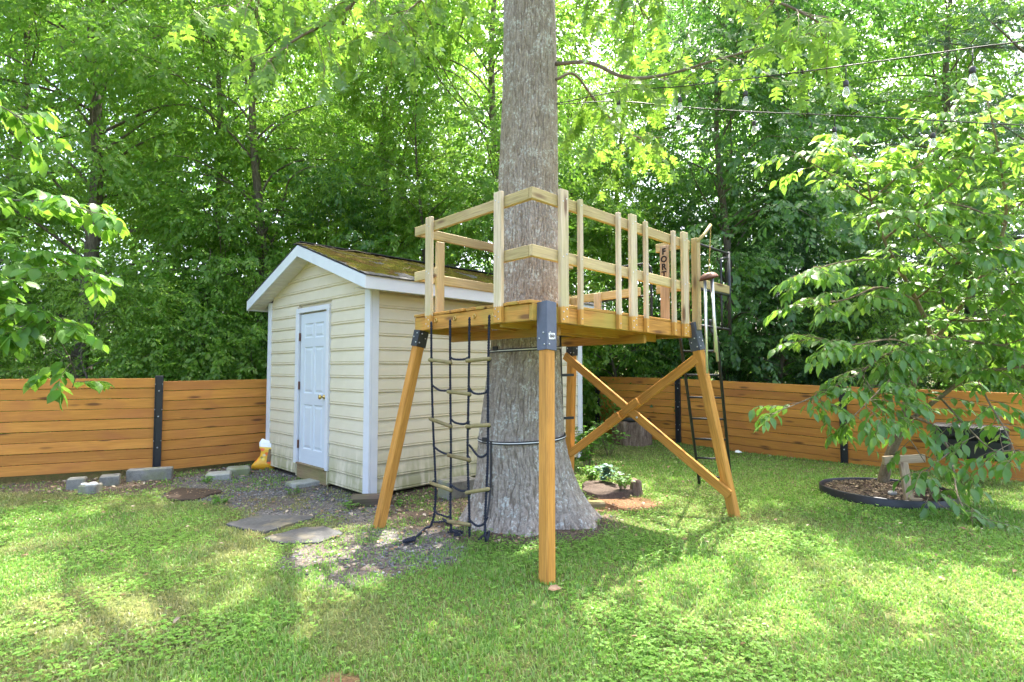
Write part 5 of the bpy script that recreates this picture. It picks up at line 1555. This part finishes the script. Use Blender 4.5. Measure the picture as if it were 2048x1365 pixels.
slab('flagstone', [(448, 1052), (490, 1040), (530, 1032), (632, 1036), (575, 1053), (528, 1068)], .014, M_flag, 'upper flagstone of the pair set in the gravel before the shed', 'flagstone', .004)
slab('flagstone', [(525, 1078), (600, 1058), (650, 1054), (688, 1068), (640, 1086), (560, 1088)], .014, M_flag, 'lower flagstone of the pair, nearer the gravel patch', 'flagstone', .004)
sl = slab('ground_slab', [(322, 996), (345, 982), (365, 978), (420, 981), (448, 985), (420, 992), (390, 1001), (350, 1003)], .022, M_slab, 'dark brown flat slab strewn with pale petals left of the shed door', 'slab', .002)
# bag of garden soil by the shed corner
def bag_mat():
    m, nt, b = nmat('printed bag')
    tc = nd(nt, 'TexCoord'); sx = nd(nt, 'SeparateXYZ'); L(nt, tc.outputs['Object'], sx.inputs[0])
    v = coords(nt, (1, 1, 1), False)
    n = noise(nt, v, 9, 3, 1.5)
    c = ramp(nt, sx.outputs[2], [(.0, (.75, .36, .02)), (.3, (.85, .48, .03)), (.325, (.86, .6, .06)), (.335, (.86, .6, .06)), (.345, (.86, .87, .9))])
    r1 = nd(nt, 'Mapping'); L(nt, v, r1.inputs[0]); r1.inputs['Scale'].default_value = (1, 1, 1)
    vo = nd(nt, 'TexVoronoi', Scale=16.0); L(nt, v, vo.inputs['Vector'])
    zmask = ramp(nt, sx.outputs[2], [(.08, (0,) * 3), (.12, (1,) * 3), (.31, (1,) * 3), (.335, (0,) * 3)])
    sep = nd(nt, 'SeparateColor'); L(nt, vo.outputs['Color'], sep.inputs[0])
    pc = ramp(nt, sep.outputs[0], [(.0, (.75, .06, .02)), (.3, (.85, .18, .03)), (.45, (.12, .3, .03)), (.6, (.05, .03, .12)), (.7, (.85, .7, .1)), (.95, (.85, .75, .6))])
    pf = math_(nt, 'MULTIPLY', zmask, ramp(nt, vo.outputs['Distance'], [(.42, (.95,) * 3), (.6, (0,) * 3)]))
    c = mix(nt, pf, c, pc)
    L(nt, c, b.inputs['Base Color']); b.inputs['Roughness'].default_value = .35
    bump(nt, b, noise(nt, v, 24, 3, 1), .4, .01)
    return m
bp = gnd(521, 938); 
bagm = MB(); prof = [(0, .15, .055, -.02), (.05, .17, .09, -.01), (.12, .12, .085, .0), (.19, .085, .06, .015), (.26, .10, .075, .025), (.33, .125, .07, .03), (.39, .135, .045, .035), (.435, .13, .012, .04)]
V = []; n1 = 16
for z, hw, hd, sh in prof:
    for k in range(n1):
        a = 2*PI*k/n1; cr = 1 + .09 * math.sin(3 * a + z * 30)
        V.append((sh + hw * cr * math.copysign(abs(math.cos(a)) ** .7, math.cos(a)), hd * cr * math.copysign(abs(math.sin(a)) ** .8, math.sin(a)), z + (.02 * math.sin(a * 2 + .5) if z > .42 else 0)))
bagm.add(V, [(i*n1 + k, i*n1 + (k+1) % n1, (i+1)*n1 + (k+1) % n1, (i+1)*n1 + k) for i in range(len(prof)-1) for k in range(n1)] + [tuple(range(n1))[::-1], tuple((len(prof)-1)*n1 + k for k in range(n1))], True)
bo = bpy.data.objects.new('soil_bag', bagm.mesh('soil_bag', bag_mat())); put(bo, None, Matrix.Translation(Vector((bp.x + .04, bp.y, -.01))) @ Matrix.Rotation(.35, 4, 'Z') @ Matrix.Rotation(.12, 4, 'Y'))
tag(bo, 'crumpled white and yellow printed bag slumped at the left shed corner', 'bag')
rough_block('timber_offcut', 534, 938, (.05, .12, .30), .4, M_board, 'short grey board leaning on the shed corner beside the printed bag', 'board', None, .005, 0, (0, .15))

# ------------------------------------------------------------------ mulch ring, prop, box, stump, log
RC = Vector((4.42, 6.62, 0)); RRX = .66
mr = thing('mulch_ring', RC, 'round bed of dark mulch with black plastic edging under the small tree', 'mulch ring')
V = []; n1 = 56
for k in range(n1):
    a = 2*PI*k/n1; wob = 1 + .03 * math.sin(3*a)
    for r_, z in ((RRX, -.03), (RRX + .012, .085), (RRX + .02, .095), (RRX + .03, .085), (RRX + .03, -.03)): V.append((RC.x + r_*wob*math.cos(a), RC.y + r_*wob*math.sin(a)*.95, z))
part('edging', MB().add(V, [(k*5 + j, k*5 + j + 1, ((k+1) % n1)*5 + j + 1, ((k+1) % n1)*5 + j) for k in range(n1) for j in range(4)], True).mesh('edging', M_plastic), mr)
V = [(RC.x, RC.y, .10)]
for q in (.35, .7, 1.0):
    for k in range(n1): 
        a = 2*PI*k/n1; V.append((RC.x + RRX*q*math.cos(a), RC.y + RRX*q*math.sin(a)*.95, .10 - .045*q*q + random.uniform(-.008, .008)))
Fs = [(0, 1 + k, 1 + (k+1) % n1) for k in range(n1)] + [(1 + r_*n1 + k, 1 + (r_+1)*n1 + k, 1 + (r_+1)*n1 + (k+1) % n1, 1 + r_*n1 + (k+1) % n1) for r_ in (0, 1) for k in range(n1)]
part('mulch', MB().add(V, Fs, True).mesh('mulch', M_mulch), mr)
rng = np.random.default_rng(33); nch = 2600
rad = np.sqrt(rng.random(nch)) * RRX * .97; az = rng.random(nch) * 2 * PI
P = np.column_stack([RC.x + rad * np.cos(az), RC.y + rad * .95 * np.sin(az), .108 - .045 * (rad / RRX) ** 2])
D = rng.normal(0, 1, (nch, 3)); D[:, 2] *= .2
V, Fc = kite_leaves(P, D, rng.normal(0, .4, (nch, 3)) + [0, 0, 1], .025 + .035 * rng.random(nch), .16, .1)
part('bark_chips', big_mesh('bark_chips', V, Fc, M_chip), mr, None, None, 'stuff')
pv = gnd(1788, 989, .09)
def stone(px, py, z, s, label, mat=M_pebble, name='stone', cat='stone', group=None):
    p = gnd(px, py, z); V = []; n1, n2 = 10, 7; r_ = random.Random(px)
    for i in range(n2):
        a = -PI/2 + PI * i / (n2 - 1)
        for j in range(n1): V.append((s[0] * math.cos(a) * math.cos(2*PI*j/n1) * r_.uniform(.88, 1.1), s[1] * math.cos(a) * math.sin(2*PI*j/n1) * r_.uniform(.88, 1.1), s[2] * math.sin(a)))
    o = bpy.data.objects.new(name, MB().add(V, [(i*n1 + j, i*n1 + (j+1) % n1, (i+1)*n1 + (j+1) % n1, (i+1)*n1 + j) for i in range(n2-1) for j in range(n1)], True).mesh(name, mat))
    put(o, None, Matrix.Translation(p + UP * s[2] * .6)); return tag(o, label, cat, group)
stone(1785, 990, .085, (.05, .045, .03), 'round grey stone lying in the mulch ring')
tp_ = thing('tree_prop', gnd(1818, 1003, .06), 'short T shaped timber prop standing at the front of the mulch ring', 'prop')
b0_ = gnd(1820, 1003, .06); t0_ = at(1806, 925, b0_.y + .12)
beam('post', b0_ - UP * .04, t0_, .04, .09, M_sign, tp_, (1, 0, 0)); 
beam('crossbar', t0_ + Vector((-.22, .0, .02)), t0_ + Vector((.24, .0, .045)), .04, .09, M_sign, tp_)
beam('foot', b0_ + Vector((-.03, -.035, .02)), b0_ + Vector((.1, -.035, .02)), .04, .045, M_sign, tp_)
bxp = at(1950, 918, 7.35)
bx = thing('black_box', bxp, 'black ribbed plastic box against the right fence behind the leaves', 'box')
Mb_ = frame(Vector((bxp.x, bxp.y, bxp.z)), Vector((.712, -.702, 0)), UP)
mb = MB()
mb.box((-.42, -.12, 0), (.36, .14, .26), .02)
part('body', mb.mesh('body', M_plastic), bx, Mb_)
part('lid', MB().box((-.44, -.15, .2605), (.34, .16, .44), .03).mesh('lid', M_plastic), bx, Mb_)
for k in range(7):
    part('rib', MB().box((0, -.012, -.012), (.17, .012, .012), .003).mesh('rib', M_black), bx, Mb_ @ Matrix.Translation((-.42 + .1 * k, -.155, .29)) @ Matrix.Rotation(-.6, 4, 'Y')) if k % 7 < 7 else None
    
def stump(name, p, r0, r1, h, label, cat, mat, seed):
    V = []; n1, n2 = 36, 10; r_ = random.Random(seed)
    ph = [r_.uniform(0, 6) for _ in range(4)]
    for i in range(n2):
        t = i / (n2 - 1); r = r0 + (r1 - r0) * t ** .6
        for k in range(n1):
            a = 2*PI*k/n1; rr2 = r * (1 + .08 * math.sin(3*a + ph[0]) + .05 * math.sin(7*a + ph[1]) + .03 * math.sin(13*a + ph[2] + 2*t))
            V.append((rr2 * math.cos(a), rr2 * math.sin(a), -.05 + (h + .05) * t + (.02 * math.sin(2*a + ph[3]) if i == n2 - 1 else 0)))
    V.append((0, 0, h - .02))
    Fs = [(i*n1 + k, i*n1 + (k+1) % n1, (i+1)*n1 + (k+1) % n1, (i+1)*n1 + k) for i in range(n2-1) for k in range(n1)] + [((n2-1)*n1 + k, (n2-1)*n1 + (k+1) % n1, n2*n1) for k in range(n1)]
    o = bpy.data.objects.new(name, MB().add(V, Fs, True).mesh(name, mat)); put(o, None, Matrix.Translation(p)); return tag(o, label, cat)
stump('tree_stump', gnd(1218, 985), .40, .33, .06, 'low rotting stump overgrown with weeds right of the oak trunk', 'stump', M_mulch, 3)
stump('bark_remnant', gnd(1272, 990), .09, .06, .17, 'dark upright piece of bark at the right edge of the low stump', 'bark piece', M_stump, 8)
lp = Vector((2.33, 10.85, float(gz(2.33, 10.85))))
lg_ = thing('log', lp, 'thick cut log standing on the grass before the shaded fence', 'log')
o = stump('log_body', lp, .36, .33, .42, None, None, M_stump, 5)
o.parent = lg_; o.matrix_basis = Matrix.Identity(4); WM[o] = WM[lg_]
part('dark_wrap', MB().tube([lp + Vector((-.30, -.1, .44)), lp + Vector((-.1, -.28, .47)), lp + Vector((.2, -.26, .46)), lp + Vector((.33, 0, .44))], .045, 8).mesh('dark_wrap', M_plastic), lg_)

# ------------------------------------------------------------------ weeds and garden plants
def leafy_plant(name, px, py, h, n, ln, mat, label, seed, spread=.18, shape='clump', wid=.3, z=None, group=None):
    p = gnd(px, py); p.z = float(ground_z(p.x, p.y)[0]) if z is None else z
    root = thing(name, p, label, 'plant', group); r_ = random.Random(seed); segs = []
    st = MB(); P = []; D = []; N_ = []; LL = []
    nst = max(3, n // 9)
    for i in range(nst):
        a = r_.uniform(0, 2*PI); tip = p + Vector((math.cos(a) * spread * r_.uniform(.3, 1), math.sin(a) * spread * r_.uniform(.3, 1), h * r_.uniform(.55, 1)))
        b = p + Vector((math.cos(a) * .03, math.sin(a) * .03, 0)); mid_ = b.lerp(tip, .5) + UP * h * .12
        sp_ = smooth_path([b, mid_, tip], 5); st.tube(sp_, .0035, 4)
        for k in range(9):
            q = sp_[min(len(sp_) - 1, 2 + k)]; aa = r_.uniform(0, 2*PI)
            P.append(q); D.append((math.cos(aa), math.sin(aa), r_.uniform(-.35, .35))); N_.append((r_.uniform(-.4, .4), r_.uniform(-.6, .2), 1)); LL.append(ln * r_.uniform(.6, 1.15))
    V, Fc = hex_leaves(np.array(P), np.array(D), np.array(N_), np.array(LL), wid)
    part('stem', st.mesh('stem', M_bark3), root); part('foliage', big_mesh('foliage', V, Fc, mat), root)
    return root
leafy_plant('weed', 1174, 938, .68, 170, .115, M_weed, 'tall green weed clump at the foot of the rear fort leg', 1, .28)
leafy_plant('weed', 1218, 912, .6, 90, .11, M_weed, 'leafy vine shoot climbing beneath the lower brace of the fort', 2, .3)
leafy_plant('kale_plant', 1214, 975, .2, 54, .085, M_kale, 'bluish kale like plant growing on the low stump', 3, .13, wid=.4, z=.08)
leafy_plant('weed', 1245, 992, .2, 120, .06, M_weed, 'small weed tuft at the front right of the low stump', 4, .14, z=.07)
leafy_plant('weed', 1184, 966, .26, 130, .075, M_weed, 'weed tuft between the oak trunk and the low stump', 5, .18)
leafy_plant('weed', 700, 1018, .10, 40, .05, M_weed, 'small weed left of the timber block at the shed corner', 6, .1)
leafy_plant('weed', 800, 1012, .09, 40, .045, M_weed, 'small weed right of the leaning left fort leg', 7, .1)
leafy_plant('weed', 588, 990, .10, 40, .045, M_weed, 'small weed tuft before the mossy slab at the door', 8, .12)
leafy_plant('weed', 440, 1008, .09, 50, .05, M_weed, 'broad weed at the front of the dark brown slab', 9, .16)
leafy_plant('weed', 245, 945, .22, 27, .09, M_weed, 'grassy weed between the blocks below the orange fence', 10, .12, wid=.1)
leafy_plant('weed', 415, 965, .09, 36, .05, M_weed, 'weed beside the left thick paver on the gravel', 11, .12)

# ------------------------------------------------------------------ lawn
rng = np.random.default_rng(5)
ringc = np.array([RC.x, RC.y])
shed_poly = [tuple(sp(-.02, -.02, 0)[:2]), tuple(sp(SW + .02, -.02, 0)[:2]), tuple(sp(SW + .02, SL + .02, 0)[:2]), tuple(sp(-.02, SL + .02, 0)[:2])]
slab_polys = [pxpoly([(448, 1052), (490, 1040), (530, 1032), (632, 1036), (575, 1053), (528, 1068)]), pxpoly([(525, 1078), (600, 1058), (650, 1054), (688, 1068), (640, 1086), (560, 1088)]),
              pxpoly([(322, 996), (345, 982), (365, 978), (420, 981), (448, 985), (420, 992), (390, 1001), (350, 1003)])]
def scatter(n_per, bands):
    out = []
    for (y0, y1, dens) in bands:
        wdt = .97 * y1 + 1.0; n = int((y1 - y0) * 2 * wdt * dens)
        P = np.column_stack([rng.uniform(-wdt, wdt, n), rng.uniform(y0, y1, n)])
        out.append(P[np.abs(P[:, 0]) < .97 * P[:, 1] + .7])
    P = np.concatenate(out)
    ok = inpoly(P, yard_poly) & ~inpoly(P, shed_poly) & (np.hypot(P[:, 0] - RC.x, (P[:, 1] - RC.y) / .95) > RRX + .03) & (np.hypot(P[:, 0] - TR[0], P[:, 1] - TR[1]) > .62)
    for q in slab_polys: ok &= ~inpoly(P, q)
    return P[ok]
P = scatter(1, [(2.1, 3.2, 8200), (3.2, 4.6, 5900), (4.6, 6.6, 3600), (6.6, 9, 1900), (9, 12.4, 900)])
g, d, s, wf, dry = zones(P)
thin = fbm(np.column_stack([P * 2.1, np.zeros(len(P))]), 50, 3)
dens = (1 - .9 * g) * (1 - .86 * d) * (1 - .97 * s) * np.clip(.55 + 1.3 * (thin - .3), .25, 1) * (1 - .55 * dry)
tuft = fbm(np.column_stack([P * 5.5, np.zeros(len(P)) + 4]), 52, 2)
dens = np.where((g + d) > .4, np.where(tuft > .56, .55, dens * .9), dens)
k = rng.random(len(P)) < dens
P = P[k]; dry = dry[k]; n = len(P)
zz = ground_z(P[:, 0], P[:, 1])
dist = np.hypot(P[:, 0], P[:, 1])
lush = fbm(np.column_stack([P * 1.3, np.zeros(n) + 9]), 55, 2)
h = (.017 + .023 * rng.random(n)) * (.7 + .75 * lush); wdt = .0022 + .00045 * dist
az = rng.random(n) * 2 * PI; lean = rng.random(n) ** .8 * 1.0
dx = np.column_stack([np.cos(az), np.sin(az), np.zeros(n)]); sx_ = np.column_stack([-np.sin(az), np.cos(az), np.zeros(n)])
B = np.column_stack([P, zz - .004])
V = np.empty((n, 5, 3))
V[:, 0] = B - sx_ * wdt[:, None]; V[:, 1] = B + sx_ * wdt[:, None]
m_ = B + dx * (h * lean * .35)[:, None] + np.array([0, 0, 1]) * (h * .6)[:, None]
V[:, 2] = m_ + sx_ * (wdt * .8)[:, None]; V[:, 3] = m_ - sx_ * (wdt * .8)[:, None]
V[:, 4] = B + dx * (h * lean)[:, None] + np.array([0, 0, 1]) * (h * (1 - .35 * lean))[:, None]
b = np.arange(n)[:, None] * 5
gmesh = big_mesh('grass', V.reshape(-1, 3), np.concatenate([b + np.array([0, 1, 2]), b + np.array([0, 2, 3]), b + np.array([3, 2, 4])]), M_grass)
a = gmesh.attributes.new('dry', 'FLOAT', 'POINT'); a.data.foreach_set('value', np.repeat(dry * .9, 5).astype(np.float32))
tag(put(bpy.data.objects.new('grass', gmesh)), 'short patchy green lawn grass', 'grass', None, 'stuff')
# clover and broad weeds in the lawn
P = scatter(1, [(2.1, 3.4, 2500), (3.4, 5.2, 1400), (5.2, 7.5, 520), (7.5, 11, 160)])
g, d, s, wf, dry = zones(P)
pat = fbm(np.column_stack([P * 1.25, np.zeros(len(P)) + 2]), 80, 3)
k = rng.random(len(P)) < np.clip((pat - .40) * 4.5, .05, 1) * (1 - .8 * g) * (1 - .75 * d) * (1 - s)
P = P[k]; n = len(P); zz = ground_z(P[:, 0], P[:, 1]) + .014 + .022 * rng.random(n)
az0 = rng.random(n) * 2 * PI; PP = []; DD = []; LLn = []
sz = .009 + .010 * rng.random(n)
tl = np.column_stack([rng.normal(0, .35, n), rng.normal(0, .35, n) - .1, np.ones(n)])
for q in range(3):
    aa = az0 + q * 2 * PI / 3
    PP.append(np.column_stack([P, zz])); DD.append(np.column_stack([np.cos(aa), np.sin(aa), rng.normal(0, .12, n)])); LLn.append(sz)
V, Fc = hex_leaves(np.concatenate(PP), np.concatenate(DD), np.concatenate([tl] * 3), np.concatenate(LLn), .42, .0)
tag(put(bpy.data.objects.new('clover', big_mesh('clover', V, Fc, M_clover))), 'patches of clover leaves in the lawn', 'clover', None, 'stuff')
# gravel stones
P = scatter(1, [(3.5, 9.5, 750)])
g, d, s, wf, dry = zones(P)
gp_ = fbm(np.column_stack([P * 1.6, np.zeros(len(P)) + 6]), 31, 2)
k = rng.random(len(P)) < np.clip(g * np.clip((gp_ - .3) * 3, .12, 1) + d * .06, 0, 1)
P = P[k]; n = len(P); sz = .007 + .013 * rng.random(n) ** 2
C = np.column_stack([P, ground_z(P[:, 0], P[:, 1]) + sz * .25])
oc = np.array([(1, 0, 0), (0, 1, 0), (-1, 0, 0), (0, -1, 0), (0, 0, .6), (0, 0, -.6)])
az = rng.random(n) * 2 * PI; ca, sa = np.cos(az), np.sin(az)
jit = .7 + .6 * rng.random((n, 6, 1)); O = oc[None] * jit * sz[:, None, None]
V = np.stack([O[..., 0] * ca[:, None] - O[..., 1] * sa[:, None], O[..., 0] * sa[:, None] + O[..., 1] * ca[:, None], O[..., 2]], -1) + C[:, None]
b = np.arange(n)[:, None] * 6
M_gr2 = leaf_mat('gravel stones', [(.085, .082, .08), (.14, .135, .13), (.20, .195, .195), (.30, .29, .275)], [(.02, .02, .02)] * 4, .02, .04, .5)
tag(put(bpy.data.objects.new('gravel', big_mesh('gravel', V.reshape(-1, 3), np.concatenate([b + np.array(t) for t in ([0,1,4],[1,2,4],[2,3,4],[3,0,4],[1,0,5],[2,1,5],[3,2,5],[0,3,5])]), M_gr2))), 'loose grey gravel in front of the shed', 'gravel', None, 'stuff')
# dead leaves, petals, wood chips
P = scatter(1, [(2.3, 4.5, 14), (4.5, 9.5, 60)])
g, d, s, wf, dry = zones(P)
k = rng.random(len(P)) < np.clip(.22 + g + d * 1.2 + s, 0, 1)
P = P[k]; n = len(P)
PQ = np.column_stack([P, ground_z(P[:, 0], P[:, 1]) + .02])
D = rng.normal(0, 1, (n, 3)); D[:, 2] *= .15
V, Fc = hex_leaves(PQ, D, rng.normal(0, .35, (n, 3)) + [0, 0, 1], .02 + .035 * rng.random(n), .3, .2)
M_dead = leaf_mat('dead leaves', [(.22, .13, .07), (.32, .2, .12), (.4, .3, .2), (.5, .42, .32)], [(.2, .12, .06)] * 4, .15, .04)
tag(put(bpy.data.objects.new('leaf_litter', big_mesh('leaf_litter', V, Fc, M_dead))), 'scattered dead leaves and chips on the bare ground', 'litter', None, 'stuff')
# petals on the dark slab
c0 = WM[sl].translation; n = 60
P = np.column_stack([c0.x + rng.normal(0, .26, n), c0.y + rng.normal(0, .14, n), np.full(n, c0.z + .03)])
k = inpoly(P[:, :2], slab_polys[2]); P = P[k]; n = len(P)
D = rng.normal(0, 1, (n, 3)); D[:, 2] *= .1
V, Fc = kite_leaves(P, D, rng.normal(0, .2, (n, 3)) + [0, 0, 1], .015 + .018 * rng.random(n), .35, .0)
tag(put(bpy.data.objects.new('petals', big_mesh('petals', V, Fc, M_dead))), 'pale petals fallen on the dark brown slab', 'petals', None, 'stuff')
# single small finds on the lawn
def scrap(px, py, ln, mat, label, cat, name):
    p = gnd(px, py); p.z = float(ground_z(p.x, p.y)[0]) + .035
    V, Fc = hex_leaves(np.array([p]), np.array([[1, .3, .1]]), np.array([[.1, -.4, 1]]), np.array([ln]), .3, .15)
    o = bpy.data.objects.new(name, big_mesh(name, V, Fc, mat)); put(o); tag(o, label, cat)
scrap(1232, 953, .14, M_sticker, 'white scrap of paper on the grass behind the low stump', 'paper', 'paper_scrap')
scrap(1096, 1192, .1, M_dead, 'single pale brown dead leaf beside the near fort leg', 'dead leaf', 'dead_leaf')
scrap(1470, 910, .16, M_sticker, 'white scrap lying on the lawn near the right fence', 'paper', 'paper_scrap')
